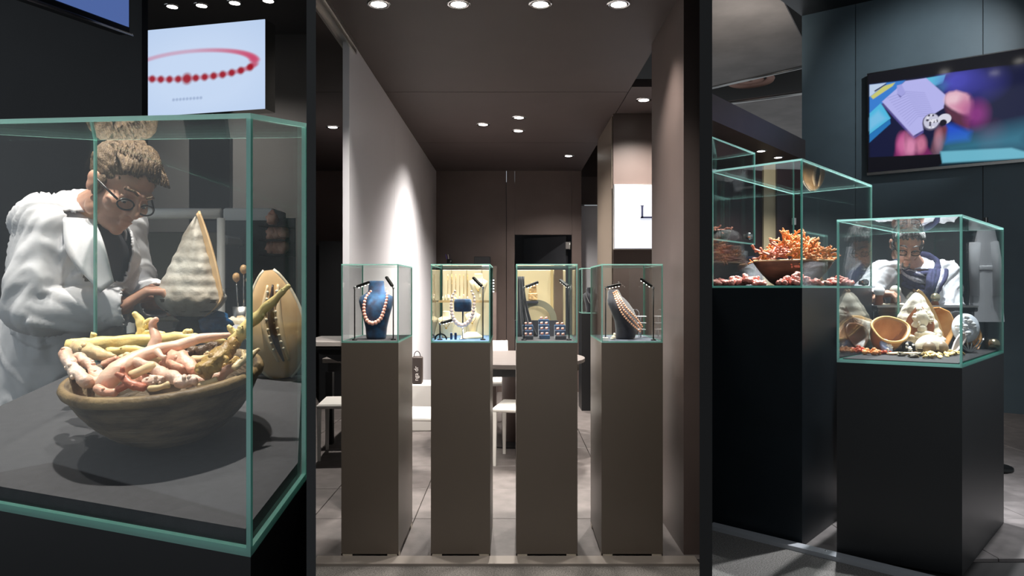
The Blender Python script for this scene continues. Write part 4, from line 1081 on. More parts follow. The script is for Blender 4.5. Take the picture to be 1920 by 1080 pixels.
# ================================================================== right bay
wl = lambda u: (lambda y: Vector(((u - 960) / F * y, y, 0)))(15.47 / (1.3515 + (u - 960) / F))
WD = (wl(1843) - wl(1503)).normalized(); WN = Vector((WD.y, -WD.x, 0))           # along the wall, out of the wall
if WN.y > 0: WN = -WN
ZR = 4.78
wt = sroot('wall_teal', 'dark teal panelled wall behind the screen')
for ua, ub in ((1503, 1604), (1604, 1843), (1843, 2080), (2080, 2600)):
    a, c = wl(ua) + WD * .004, wl(ub) - WD * .004
    b = B(); q = [a, c, c - WN * .08, a - WN * .08]; b.hexa(q, [p + Vector((0, 0, ZR)) for p in q]); b.build('panel', M_teal, wt)
b = B(); a, c = wl(1503) - WN * .02, wl(2600) - WN * .02; q = [a, c, c - WN * .04, a - WN * .04]; b.hexa(q, [p + Vector((0, 0, ZR)) for p in q]); b.build('backing', M_black, wt)
b = B(); a, c = wl(1503), wl(2600); e = Vector((-.684, -.73, 0)); q = [a + WN * .0, c, c + WN * 5.0, a + e * 6.0]
b.hexa([p + Vector((0, 0, ZR)) for p in q], [p + Vector((0, 0, ZR + .08)) for p in q]); struct(b.build('ceiling_right', M_black), 'black ceiling edge above the teal wall')
# fabric ceiling panels of the hall
cf = sroot('ceiling_hall', 'pale stretched fabric panels under the hall roof')
def fab(pts, z, nm='fabric_panel'):
    b = B(); q = [Vector((x, y, z)) for x, y in pts]; b.hexa(q, [p + Vector((0, 0, .03)) for p in q]); b.build(nm, M_fabric, cf)
fab([(1.5, 6.6), (3.2, 8.3), (4.75, 10.9), (3.40, 12.3), (2.3, 9.6)], ZR + .1)
fab([(3.45, 13.6), (5.4, 12.4), (8.0, 17), (4.7, 19.0)], ZR + .1)
b = B(); b.tube([(3.35, 12.34, ZR + .09), (4.8, 10.86, ZR + .09)], .03, 8); b.build('panel_edge', M_alu, cf)
b = B(); b.tube([(3.45, 13.6, ZR + .08), (5.4, 12.4, ZR + .08)], .03, 8); b.build('panel_edge', M_alu, cf)
b = B(); b.box((5, 16, ZR + 1.4), (14, 14, .1)); struct(b.build('ceiling_roof', mat('hall_roof_dark', S(46, 42, 38), .9)), 'dark exposed roof of the hall')
b = B(); b.tube([(3.2, 13.0, ZR + .6), (6.0, 11.6, ZR + .6)], .08, 8); struct(b.build('trim_4', M_alu), 'grey pipe under the hall roof')
t = thing('hall_vent', 'round pinkish ceiling vent beyond the fabric panel', 'ceiling vent', None, P(1407, 150, 12.6))
b = B(); b.lathe([(.28, 0), (.40, -.04), (.42, 0), (.40, .04), (.28, .03)], 36, closed=True); b.build('ring', mat('dusty_pink_ring', S(170, 130, 116), .6), t)
b = B(); b.lathe([(.04, -.02), (.23, -.015), (.23, .02), (.04, .02)], 36, closed=True); b.build('core', mat('dusty_pink_ring', S(170, 130, 116), .6), t)
b = B(); b.tube([(0, 0, .03), (0, 0, 1.0)], .05, 10); b.build('duct', M_alu, t)
# brown soffit with its downlights and the booth wall beneath
A, Bq = Vector((1.79, 6.25, 0)), Vector((3.50, 8.27, 0)); bd = (Bq - A).normalized(); bn = Vector((-bd.y, bd.x, 0))
so = sroot('ceiling_soffit', 'dark brown soffit beam of the neighbouring booth')
b = B(); q = [A, Bq, Bq + bn * 1.6, A + bd * .9 + bn * .46, A + bn * .03]; b.hexa([p + Vector((0, 0, ZC)) for p in q], [p + Vector((0, 0, 3.11)) for p in q]); b.build('beam', M_brown, so)
for (u, v), lb in zip(((1427, 283), (1459, 295)), ('nearer small downlight under the brown soffit', 'farther small downlight under the brown soffit')):
    x, y = on_ceiling(u, v); downlight(x, y, ZC, lb, 150, 120, grp='soffit downlights')
t = thing('added_uplight', 'unseen floodlight added on the brown soffit to brighten the fabric ceiling', 'lamp', None, (3.05, 8.15, 3.11))  # lamp added out of view behind the beam to lift the fabric panels
b = B(); b.bbox((0, 0, .04), (.3, .12, .08), .01); b.build('housing', M_black, t)
ul = ceiling_spot('lamp_light', (0, 0, 0), (0, 0, 1), 170, 100, color=(1, .95, .9), size=.08); ul.parent = t; ul.location = (0, 0, .1); ul.rotation_euler = (Vector((-.35, .9, 1.3))).to_track_quat('-Z', 'Y').to_euler()
wp = sroot('wall_plum', 'plum brown wall of the neighbouring booth seen through the tall case')
def upw(ua, ub, ya, yb2, z0, z1, m, nm):
    a, c = P(ua, 540, ya), P(ub, 540, yb2); a.z = c.z = z0
    b = B(); k = Vector((0, .06, 0)); q = [a, c, c + k, a + k]; b.hexa(q, [p + Vector((0, 0, z1 - z0)) for p in q]); b.build(nm, m, wp)
upw(1336, 1400, 8.6, 8.9, 0, ZC, M_plum, 'panel'); upw(1400, 1431, 8.9, 9.0, 0, ZC, M_plum, 'panel')
upw(1432, 1456, 8.9, 8.9, 0, ZC, M_cream, 'cream_strip'); upw(1457, 1503, 8.85, 8.9, 0, ZC, M_plum, 'panel'); upw(1503, 1520, 8.9, 8.95, 0, ZC, M_plum, 'panel')  # pale strip is plain cream board between the plum panels
b = B(); pz = P(1490, 415, 8.80); b.bbox((pz.x, 8.82, pz.z), (.05, .02, .09), .004); b.build('wall_switch', M_white, wp)

# television
t = thing('curved_television', 'large wall television showing hands carving a shell cameo', 'television')
tv0 = wl(1630); TW, TZ0, TZ1 = 2.08, 2.72, 3.885
def tvp(a, z, out=.06): return Vector((tv0.x, tv0.y, 0)) + WD * a + WN * (out) + Vector((0, 0, z))
def tvst(u, v):
    k = (u - 960) / F; y = 15.47 / (1.3515 + k); a = (Vector((k * y, y, 0)) - tv0).dot(WD); z = H0 + (540 - v) / F * y
    return a / TW, (z - TZ0) / (TZ1 - TZ0)
pt = Paint(320, 180, S(16, 16, 26))
q8 = lambda *ps: [tvst(1620 + x * .2408, 80 + y * .2408) for x, y in ps]
def pp(c, *ps, soft=.005, amp=1.0): pt.poly(q8(*ps), S(*c), soft, amp)
def pe(c, x, y, rx, ry, soft=.3, amp=1.0):
    (s, v_) = q8((x, y))[0]; (s2, _), (_, v3) = q8((x + rx, y))[0], q8((x, y - ry))[0]; pt.ell(s, v_, abs(s2 - s), abs(v3 - v_), S(*c), soft, amp)
pp((22, 26, 60), (52, 335), (1300, 170), (1300, 860), (52, 960), soft=.01)
pp((60, 130, 214), (52, 340), (330, 305), (140, 500), (52, 560))
pp((196, 214, 240), (52, 340), (180, 325), (70, 420), (52, 430))
pp((206, 206, 120), (60, 430), (160, 350), (250, 322), (230, 350), (80, 450))
pp((60, 60, 80), (88, 385), (180, 330), (184, 336), (94, 394), soft=.003)
pp((84, 190, 232), (52, 560), (140, 480), (215, 600), (52, 722))
pp((140, 200, 240), (52, 600), (120, 540), (180, 600), (52, 690), soft=.02, amp=.6)
pp((40, 120, 190), (52, 722), (210, 605), (215, 640), (52, 786))
pp((96, 190, 226), (480, 290), (640, 262), (620, 330), (560, 350))
pp((30, 110, 120), (560, 350), (640, 310), (690, 330), (620, 390), soft=.02)
pe((84, 84, 200), 740, 310, 140, 90, 1.2, .9); pe((60, 60, 150), 900, 330, 160, 110, 1.4, .7)
pp((88, 80, 150), (140, 485), (160, 490), (400, 735), (470, 690), (468, 712), (392, 760))
pp((186, 186, 244), (148, 470), (290, 345), (330, 310), (490, 288), (640, 420), (625, 520), (560, 560), (470, 600), (462, 640), (468, 690), (390, 735))
for k in range(13):
    y = 380 + k * 22; pp((140, 140, 204), (190 + k * 14, 440 + k * 18), (330 + k * 8, 390 + k * 16), (480 + k * 6, 400 + k * 14), (480 + k * 6, 404 + k * 14), (330 + k * 8, 396 + k * 16), (190 + k * 14, 445 + k * 18), soft=.004, amp=.55)
pp((168, 168, 232), (264, 345), (300, 335), (330, 400), (290, 440), (266, 410))
pp((110, 110, 170), (266, 410), (290, 440), (330, 400), (300, 430), soft=.004)
pp((228, 176, 196), (634, 440), (645, 412), (668, 396), (700, 392), (722, 384), (760, 396), (800, 408), (822, 430), (826, 500), (820, 556), (780, 562), (735, 552), (690, 532), (655, 505), (636, 480), soft=.014)
pe((244, 212, 222), 700, 450, 60, 40, 1.0, .6)
pe((196, 120, 160), 790, 500, 50, 70, 1.2, .7)
pp((206, 120, 160), (690, 500), (830, 480), (830, 590), (760, 570), soft=.04, amp=.7)
pp((92, 50, 70), (632, 505), (740, 565), (830, 590), (820, 700), (720, 640), (650, 570), soft=.015)
pe((150, 60, 140), 880, 570, 80, 90, 1.3, .8); pe((90, 40, 80), 980, 720, 90, 80, 1.5, .6)
pp((40, 84, 206), (640, 640), (700, 650), (835, 705), (820, 770), (640, 790), soft=.03)
pp((120, 40, 96), (240, 910), (250, 850), (262, 790), (285, 735), (320, 696), (392, 762), (440, 735), (470, 730), (488, 800), (520, 850), (545, 880), (400, 905), soft=.012)
pe((206, 96, 156), 300, 800, 40, 80, .9, .8)
pe((226, 150, 186), 370, 820, 40, 60, .9, .8)
pe((214, 130, 160), 450, 800, 40, 60, .9, .8)
pe((70, 20, 60), 335, 770, 14, 60, 1.0, .6)
pe((70, 20, 60), 412, 850, 14, 50, 1.0, .6)
pp((226, 140, 180), (300, 800), (340, 720), (390, 770), (420, 850), (330, 880), soft=.05, amp=.7)
pp((112, 60, 76), (525, 850), (540, 780), (565, 715), (600, 672), (640, 650), (652, 680), (640, 760), (615, 840), (590, 876), (550, 885), soft=.012)
pe((190, 124, 140), 585, 760, 30, 80, 1.0, .8)
pe((90, 86, 110), 528, 628, 68, 66, .1); pe((206, 206, 226), 530, 622, 60, 58, .12)
rq = random.Random(5)
for k in range(26):
    a, r_ = rq.random() * 6.28, rq.random() * 50; pe((70, 66, 84) if k % 2 else (236, 236, 246), 530 + r_ * math.cos(a), 622 + r_ * math.sin(a), 9, 8, .5)
pe((222, 222, 236), 632, 604, 52, 40, .12); pe((28, 26, 40), 622, 632, 28, 24, .2)
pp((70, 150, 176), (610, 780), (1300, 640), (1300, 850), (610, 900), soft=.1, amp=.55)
pp((112, 186, 208), (600, 856), (1150, 828), (1300, 870), (1300, 905), (612, 945), soft=.01)  # pale cyan strip: furniture reflection painted into the screen picture
pp((16, 16, 24), (48, 330), (1320, 160), (1320, -60), (48, 200), soft=.004)
pp((16, 16, 24), (44, 1000), (44, 900), (598, 876), (612, 950), (560, 985), soft=.004)
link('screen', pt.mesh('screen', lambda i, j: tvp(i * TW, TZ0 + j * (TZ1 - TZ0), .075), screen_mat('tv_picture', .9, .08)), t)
b = B(); q = [tvp(-.012, TZ0 - .012, .03), tvp(TW + .012, TZ0 - .012, .03), tvp(TW + .012, TZ1 + .012, .03), tvp(-.012, TZ1 + .012, .03)]; b.hexa([p + WN * .043 for p in q], q); b.build('housing', M_black, t)
b = B(); q = [tvp(-.012, TZ0 - .035, .05), tvp(TW + .012, TZ0 - .035, .05), tvp(TW + .012, TZ0 - .004, .05), tvp(-.012, TZ0 - .004, .05)]; b.hexa([p + WN * .035 for p in q], q); b.build('chin_strip', M_alu, t)
b = B(); q = [tvp(.4, TZ0 + .2, -.0), tvp(1.7, TZ0 + .2, -.0), tvp(1.7, TZ1 - .3, -.0), tvp(.4, TZ1 - .3, -.0)]; b.hexa([p + WN * .032 for p in q], q); b.build('wall_mount', M_blackmetal, t)

# --- plinths and cases
RNp = [Vector((Gz(1569, 1041).x, Gz(1569, 1041).y)), Vector((Gz(1804, 1080).x, Gz(1804, 1080).y)), Vector((Gz(1882, 980).x, Gz(1882, 980).y))]
RNp.append(RNp[0] + RNp[2] - RNp[1]); ZN = .975
plinth('black plinth nearest the right edge under the case of carved shells', RNp, lambda p: ZN, M_black, False, None, mat('black_board', S(34, 34, 36), .6), board=.02, gap=.02)
glass_case('glass display case filled with carved shells and cameos', RNp, lambda p: ZN, .72, .009, None, .016)
N_, R_ = Vector((1.511, 3.611)), Vector((2.361, 4.547)); L_ = Vector(((1333.5 - 960) / F * 3.99, 3.99))
RTp = [L_, N_, R_, R_ + (L_ - N_)]
plinth('tall black plinth by the partition under the orange coral case', RTp, lambda p: 1.35, mat('black_teal_lacquer', S(24, 31, 36), .38, var=.1), False, None, M_black, board=.014, gap=.012)
glass_case('tall glass display case with the bowl of orange coral', RTp, lambda p: 1.35, .675, .009, None, .012)
RBp = [(1.285, 4.46), (1.754, 5.0), (1.54, 5.24), (1.47, 5.02)]
plinth('dark pedestal behind the orange coral case next to the partition', RBp, lambda p: 1.66, M_black, False, None, M_deck, board=.01, gap=.012)
glass_case('high glass case at the back with a small bowl of pink coral', RBp, lambda p: 1.66, .665, .009, None, .010)

# --- coral bowl in the tall case
ZTK = 1.364
bc = Vector((P(1487, 520, 4.15).x, 4.15, ZTK))
t = thing('coral_bowl', 'dark wooden bowl piled high with orange coral twigs', 'bowl', None, bc)
b = B(); b.lathe([(.001, 0), (.10, 0), (.13, .02), (.18, .075), (.215, .125), (.225, .14), (.222, .148), (.210, .146), (.17, .09), (.11, .03), (.001, .025)], 56, f=lambda th, z: 1 + .01 * math.sin(3 * th)); b.build('bowl_body', mat('brown_grey_wood', S(62, 50, 42), .55, rgb2=S(112, 92, 72), vs=5, stretch=(1, 1, 4), bump=.2), t)
b = B(); b.lathe([(.219, .136), (.229, .142), (.224, .150), (.214, .147)], 56, f=lambda th, z: 1 + .01 * math.sin(3 * th), closed=True); b.build('rim', mat('pale_rim_wood', S(186, 158, 120), .5), t)
def twig_mesh(seed, L, r, m):
    rn = random.Random(seed); b = B(); p = [Vector((0, 0, 0))]
    for k in range(4): p.append(p[-1] + Vector((L / 4, rn.uniform(-.3, .3) * L / 3, rn.uniform(-.3, .3) * L / 3)))
    b.tube(sampled(p, 9), [r * (1 - .06 * k) for k in range(9)], 7, rnd=.4, rs=90)
    for k in range(3):
        s0 = p[1 + k]; d = Vector((rn.uniform(.1, .8), rn.uniform(-1, 1), rn.uniform(-1, 1))).normalized() * L * .32
        b.tube(sampled([s0, s0 + d * .5, s0 + d + Vector((0, 0, .1 * L * rn.uniform(-1, 1)))], 5), [r * .85, r * .8, r * .75, r * .65, r * .5], 6, rnd=.4, rs=90)
    return b.mesh('coral_twig', m)
C_or = coral_mat('orange_coral', (244, 168, 98), (222, 128, 66)); C_or2 = coral_mat('apricot_coral', (248, 190, 128), (226, 146, 88)); C_or3 = coral_mat('salmon_coral', (238, 166, 140), (218, 128, 104))
TM = [twig_mesh(k, .085, .0085, [C_or, C_or2, C_or, C_or2, C_or3, C_or2][k]) for k in range(6)]
rn = random.Random(77)
for k in range(150):
    a = rn.random() * 6.283; r = .205 * math.sqrt(rn.random()); h = .135 + .175 * (1 - (r / .215) ** 1.6) * rn.uniform(.72, 1)
    o = link('coral_twig', TM[5 - 1 if (math.cos(a) * r < -.06 and rn.random() < .7) else k % 4], None, bc + Vector((math.cos(a) * r, math.sin(a) * r, h)))
    o.rotation_euler = (rn.uniform(-.6, .6), rn.uniform(-.9, .5), rn.random() * 6.283); s_ = rn.uniform(.75, 1.1); o.scale = (s_, s_, s_)
    zx, zy = math.cos(a) * r, math.sin(a) * r
    zn = 'on the crown of the heap' if r < .075 else 'on the left slope of the heap' if zx < -abs(zy) else 'on the right slope of the heap' if zx > abs(zy) else 'at the front of the heap' if zy < 0 else 'at the back of the heap'
    tag(o, 'orange coral twig %s in the dark wooden bowl' % zn, 'coral', 'orange coral twigs ' + zn)
C_pk = coral_mat('rose_pink_coral', (246, 176, 160), (228, 134, 120))
def nug(seed):
    b = B(); rn = random.Random(seed); b.ball((0, 0, 0), (.024, .016, .014), 12, 8, f=lambda d: 1 + .5 * noise.noise(d * 2 + Vector((seed * 3, 0, 0)))); b.ball((.016, .006, .004), (.012, .01, .009), 9, 6); b.ball((-.015, -.004, .003), (.011, .01, .010), 9, 6); return b.mesh('coral_nugget', C_pk)
NM = [nug(k) for k in range(4)]
d1 = (R_ - N_).normalized(); d2 = (L_ - N_).normalized()
def heap(n, u0, u1, y, wid, hgt, lb, grp, seed, M=NM):
    rn = random.Random(seed); c = P((u0 + u1) / 2, 530, y); hw = (u1 - u0) / 2 / F * y
    for k in range(n):
        sx = rn.uniform(-1, 1); sy = rn.uniform(-1, 1); h = hgt * max(0, 1 - abs(sx) ** 1.5) * max(0, 1 - abs(sy)) * rn.uniform(.3, 1)
        o = link('coral_nugget', M[k % len(M)], None, (c.x + sx * hw * .9, y + sy * wid, ZTK + .012 + h)); o.rotation_euler = (rn.uniform(-.5, .5), rn.uniform(-.5, .5), rn.random() * 6.28)
        tag(o, lb, 'coral', grp)
heap(34, 1362, 1432, 4.02, .05, .075, 'rose pink coral nugget in the heap left of the wooden bowl', 'coral heap left of the bowl', 1)
heap(34, 1452, 1540, 3.86, .035, .07, 'rose pink coral nugget in the heap in front of the wooden bowl', 'coral heap in front of the bowl', 2)
heap(26, 1543, 1597, 4.28, .05, .055, 'rose pink coral nugget in the heap right of the wooden bowl', 'coral heap right of the bowl', 3)
heap(14, 1338, 1362, 4.12, .04, .05, 'rose pink coral nugget in the heap beside the partition', 'coral heap beside the partition', 4)
# shell set out of direct view to be mirrored in the case top, metal door knobs
aperture_shell('helmet_shell', 'big pale helmet shell with dark toothed mouth on a tall post behind the orange coral', (3.47, 8.0, 1.39), .34, .30, Matrix.Rotation(math.pi * .0, 4, 'Y') @ Matrix.Rotation(.25, 4, 'Z'))
t = thing('shell_post', 'tall dark post carrying the pale helmet shell behind the orange coral', 'stand', None, (3.47, 8.0, 0))
b = B(); b.lathe([(.001, 0), (.14, 0), (.14, .02), (.03, .04), (.03, 1.19), (.07, 1.2), (.07, 1.222), (.001, 1.222)], 24); b.build('post', M_black, t)
def lock(label, loc):
    t = thing('case_lock', label, 'lock', None, loc); b = B(); b.lathe([(.001, -.02), (.016, -.02), (.018, -.006), (.024, 0), (.024, .012), (.001, .012)], 18, Matrix.Rotation(math.pi / 2, 4, 'X')); b.build('knob', M_chrome, t)
    b = B(); b.box((0, .016, 0), (.06, .006, .03)); b.build('plate', M_alu, t)
lock('chrome lock on the high back case near the partition', P(1404, 443, 4.62))
b = B(); pb = Vector((1.46, 4.86, 1.671)); t = thing('small_bowl', 'small grey bowl with pink coral in the high back case', 'bowl', None, pb)
b.lathe([(.001, 0), (.03, 0), (.06, .04), (.075, .08), (.07, .08), (.05, .035), (.001, .01)], 32); b.build('bowl_body', mat('brown_grey_wood', (.1, .1, .1)), t)
for k in range(12):
    o = link('coral_twig', TM[4], None, pb + Vector((rn.uniform(-.05, .05), rn.uniform(-.05, .05), .085 + rn.random() * .02))); o.rotation_euler = (rn.uniform(-.5, .5), rn.uniform(-.5, .5), rn.random() * 6.28); o.scale = (.7, .7, .7)
    tag(o, 'salmon coral twig in the small bowl of the high back case', 'coral', 'twigs in the small bowl')

# --- carved shells in the near case
ZK = ZN + .02
def onk(u, v): return Gz(u, v, ZK)
helmet_shell('cameo_shell', 'big cream helmet shell carved with a white cameo relief', onk(1718, 658.5), .33, .14, -.80, 4, 7, M_shellw, (.06, -.05), carve=True, lipang=.55, power=.64)
def cup_shell(name, label, loc, r, h, rz, out, inn):
    t = thing(name, label, 'shell', None, loc, rz); b = B()
    def fn(i, j):
        th = 2 * math.pi * i; q = (.35 + .65 * math.sin(j * math.pi / 2) ** .7) * r; lipn = 1 + .10 * math.cos(th * 3) * j
        return Vector((math.cos(th) * q * 1.05 * lipn, math.sin(th) * q * .85, h * j * (1 + .22 * math.sin(th + .6) * j)))
    b.grid(44, 16, fn, True, True); o = b.build('shell_wall', out, t); s = o.modifiers.new('s', 'SOLIDIFY'); s.thickness = .010
    b = B(); b.grid(44, 14, lambda i, j: fn(i, j * .97) * .90 + Vector((0, 0, .012)), True, True); b.build('lining', inn, t)
    b = B(); b.lathe([(.001, .002), (r * .38, .002)], 24); b.build('floor_of_shell', inn, t)
    b = B(); b.tube([fn(k / 44, 1) for k in range(45)], .007, 8, False); b.build('pale_rim', mat('honey_rim', S(222, 178, 112), .4), t)
    return t
c1 = cup_shell('shell_cup', 'open tan shell cup with a mauve lining left of the big cameo shell', onk(1657, 661) + Vector((0, .02, .012)), .098, .135, .5, mat('tan_shell', S(178, 128, 84), .45, rgb2=S(206, 160, 112), vs=10, bump=.2), mat('mauve_lining', S(146, 108, 100), .25, rgb2=S(196, 150, 100), vs=8)); c1.rotation_euler = (.50, -.05, .3)
def shard(name, label, u, v, hgt, wid, bend, rz, m, thick=.008):
    b = B()
    def fn(i, j):
        w = wid * math.sin(math.pi * (.10 + .90 * (1 - j) ** .75) ** 1.0 * .98) ** .8 * .5 if j < .999 else 0
        x = (2 * i - 1) * w; return Vector((x, -bend * (1 - (2 * i - 1) ** 2) * w * 2, hgt * j))
    b.grid(16, 20, fn); o = b.build(name, m, None, onk(u, v)); s = o.modifiers.new('s', 'SOLIDIFY'); s.thickness = thick
    o.rotation_euler = (-.22, .16, rz); return tag(o, label, 'shell')
shard('shell_shard', 'pointed amber shell shard right of the big cameo shell', 1763, 660, .25, .175, -.45, .1, M_shellin)
shard('shell_shard', 'brown shell slab leaning at the left of the near case', 1612, 655, .15, .20, -.3, .5, mat('dark_brown_shell', S(84, 56, 36), .4))
def cameo(name, label, loc, rx, ry, m, relief, rot, handle=None, seed=0):
    t = thing(name, label, 'cameo', None, loc); M = Matrix.Rotation(rot[2], 4, 'Z') @ Matrix.Rotation(rot[0], 4, 'X') @ Matrix.Rotation(rot[1], 4, 'Y'); rn = random.Random(seed)
    b = B(); b.lathe([(.0005, -.012), (.92, -.012), (1.0, -.003), (.96, .006), (.6, .012), (.0005, .014)], 36, M @ Matrix.Diagonal((rx, ry, 1, 1))); b.build('cameo_disc', m, t)
    b = B()
    for k in range(16):
        a, r = rn.random() * 6.28, rn.random() ** .7 * .72; q = rn.uniform(.10, .24) * min(rx, ry)
        b.ball(M @ Vector((math.cos(a) * r * rx, math.sin(a) * r * ry, .012)), (q, q, q * .8), 9, 6)
    b.build('relief', relief, t)
    if handle:
        hl, hr, hm = handle; b = B(); b.tube([M @ Vector((0, 0, -.012)), M @ Vector((0, 0, -hl * .3)), M @ Vector((0, 0, -hl))], [hr, hr * 1.05, hr], 18); b.build('stick', hm, t)
    return t
M_tan = mat('tan_leather_handle', S(170, 96, 52), .45, var=.1); M_rel = mat('white_relief', S(238, 238, 240), .5)
# facing camera: local +Z turned towards -Y
t1 = cameo('cameo_stick', 'large oval white cameo on a tan cylindrical stick', onk(1806, 660) + Vector((0, -.02, .135)), .066, .085, mat('grey_white_shell', S(206, 212, 220), .5), M_rel, (math.radians(70), .0, -.55), (.26, .034, M_tan), 3)
b = B(); b.ball((0, 0, 0), .030, 16, 12); e_ = Vector((0, 0, 0)); 
Mh = Matrix.Rotation(-.55, 4, 'Z') @ Matrix.Rotation(math.radians(70), 4, 'X')
tag(b.build('metal_knob', mat('brushed_brass', S(206, 196, 164), .25, .9), None, onk(1864, 656) + Vector((0, 0, .034))), 'round pale metal knob behind the tan cameo stick', 'knob')
cameo('cameo', 'blue and white oval cameo leaning on the open shell cup', onk(1662, 664) + Vector((0, -.0, .040)), .036, .045, mat('blue_white_shell', S(170, 184, 220), .4), M_rel, (math.radians(62), 0, .4), None, 5)
cameo('cameo', 'small dark round cameo with a white figure', onk(1704, 664) + Vector((0, 0, .036)), .034, .034, M_blackmetal, M_rel, (math.radians(78), 0, 0), None, 6)
t = thing('shell_half_dome', 'white topped shell half with two brown round lobes', 'shell', None, onk(1745, 664))
b = B(); b.grid(30, 12, lambda i, j: Vector((math.cos(math.pi * 2 * i) * .082 * math.cos(j * math.pi / 2), math.sin(math.pi * 2 * i) * .06 * math.cos(j * math.pi / 2), .03 + .075 * math.sin(j * math.pi / 2))), True, True); b.build('dome', M_shellw, t)
for sx in (-.030, .034):
    b = B(); b.ball((sx, -.035, .036), (.036, .034, .036), 16, 12); b.build('lobe', mat('brown_grey_shell', S(112, 96, 78), .4, rgb2=S(150, 128, 100), vs=14), t)
b = B(); b.tube([(-.085, .0, .012), (.085, .0, .012)], [.02, .02], 10); b.build('underside', M_grime, t)
o = coral('lp', C_or, [([(1607, 662, 3.72), (1608, 661, 3.72)], [1, 1])]); bpy.data.objects.remove(o)
C_sc = coral_mat('scarlet_orange_coral', (226, 104, 62), (196, 72, 40))
def rough(label, u, v, r, m, seed, name='rough_coral', cat='coral', k=16):
    rn = random.Random(seed); b = B()
    for q in range(k):
        a, d = rn.random() * 6.28, rn.random() ** .6 * r * .8; h = r * .9 * (1 - d / r) * rn.random(); s_ = r * rn.uniform(.18, .32)
        b.ball((math.cos(a) * d * 1.25, math.sin(a) * d, s_ * .8 + h), (s_ * 1.2, s_, s_), 9, 7)
    return tag(b.build(name, m, None, onk(u, v)), label, cat)
rough('rough scarlet coral cluster at the left front of the near case', 1609, 663, .042, C_sc, 1)
rough('rough orange coral cluster below the open shell cup', 1634, 665.5, .040, C_or, 2)
rough('rough orange coral cluster beside the blue cameo', 1657, 664, .034, C_sc, 3)
b = B(); b.tube(sampled([(-.10, 0, .008), (-.03, .01, .009), (.04, 0, .009), (.11, -.01, .008)], 12), [.010, .016, .014, .016, .014, .014, .014, .016, .018, .016, .012, .008], 10, flat=.5); tag(b.build('wood_strip', C_cream, None, onk(1700, 666)), 'flat cream shell strip lying in front of the big cameo shell', 'shell')
rn = random.Random(9)
cm = []
for k in range(3):
    b = B(); b.ball((0, 0, 0), (.017, .012, .005), 9, 6, f=lambda d: 1 + .5 * noise.noise(d * 2 + Vector((k * 5, 1, 0)))); cm.append(b.mesh('shell_chip', mat('golden_chip', S(226, 204, 140), .4, rgb2=S(196, 160, 88), vs=30)))
for k in range(34):
    u = rn.gauss(1748, 13); v = rn.uniform(667, 673); p = onk(u, v); o = link('shell_chip', cm[k % 3], None, p + Vector((0, 0, .006 + rn.random() * .022 * max(0, 1 - abs(u - 1748) / 24)))); o.rotation_euler = (rn.uniform(-.5, .5), rn.uniform(-.5, .5), rn.random() * 6)
    tag(o, 'golden shell chip in the heap in front of the half dome shell', 'shell chip', 'golden chips in front of the half dome')
for k in range(20):
    u = rn.uniform(1775, 1808); v = rn.uniform(664, 668.5); p = onk(u, v); o = link('shell_chip', cm[k % 3], None, p + Vector((0, 0, .006 + rn.random() * .014))); o.rotation_euler = (rn.uniform(-.5, .5), rn.uniform(-.5, .5), rn.random() * 6)
    tag(o, 'golden shell chip in the heap under the oval cameo', 'shell chip', 'golden chips under the oval cameo')
o = shard('shell_strip', 'long pale shell strip leaning below the oval cameo', 1786, 664, .15, .045, -.2, .0, mat('pale_pink_shell', S(226, 212, 206), .4)); o.rotation_euler = (-.3, .75, 0)
t = thing('silver_branch', 'small silver branch ornament behind the oval cameo', 'ornament', None, onk(1818, 662))
b = B()
for k in range(6):
    b.tube(sampled([(0, 0, 0), (.02 * (k - 2.5), 0, .04), (.035 * (k - 2.5), .01 * (k % 2), .06 + .012 * (k % 3))], 7), .004, 6)
b.build('branch', M_chrome, t)
for k, (u, v) in enumerate(((1690, 668), (1712, 671), (1724, 668))): lump('dark_stone', ['dark pebble left of the golden chips', 'dark pebble nearest the front edge of the near case', 'dark pebble touching the golden chips'][k], 'stone', M_grime, onk(u, v) + Vector((0, 0, .010)), (.024, .016, .012), k + 40)
helmet_shell('helmet_shell', 'grey helmet shell lying at the far left inside the near case', onk(1642, 651) + Vector((0, .02, .05)), .22, .085, .4, 8, 8, mat('grey_shell', S(150, 146, 138), .5, rgb2=S(92, 86, 78), vs=8, bump=.3), (0, -1.0))
shard('shell_shard', 'brown shell shard at the back right of the near case', 1834, 655, .14, .10, -.4, .4, M_shellin)

# --- bench of the right craftsman
BZ = 1.235
t = thing('carving_bench', 'black carving bench behind the case of carved shells', 'table', None, (2.71, 4.64, 0))
b = B(); b.bbox((0, 0, BZ - .02), (.66, .24, .04), .004); b.build('bench_top', M_black, t)
for sx in (-.29, .29):
    for sy in (-.08, .08):
        b = B(); b.box((sx, sy, (BZ - .04) / 2), (.05, .05, BZ - .04)); b.build('leg', M_black, t)
b = B(); b.box((0, -.10, BZ - .19), (.62, .02, .3)); b.build('front_panel', M_black, t)
b = B(); b.box((0, -.122, BZ - .006), (.66, .004, .012)); b.build('steel_edge', M_alu, t)
def knob(label, u, v, y, r, m, cat='tool'):
    t = thing('carving_stick', label, cat, None, (P(u, v, y).x, y, BZ)); z = P(u, v, y).z - BZ
    b = B(); b.lathe([(.001, 0), (r * .8, 0), (r * .6, z * .5), (r * .7, z - r * .3), (.001, z)], 18); b.build('stick', M_tan, t)
    b = B(); b.ball((0, -.004, z), (r, r * .8, r), 16, 12); b.build('stick_end', m, t)
knob('carving stick with a white cameo end beside the right craftsman hand', 1648, 546, 4.62, .036, M_rel)
knob('carving stick with a grey shell end in front of the scarf', 1678, 545, 4.64, .036, M_shell)
knob('brass carving stick at the right end of the bench', 1753, 558, 4.66, .032, mat('brushed_brass', S(206, 196, 164), .25, .9))
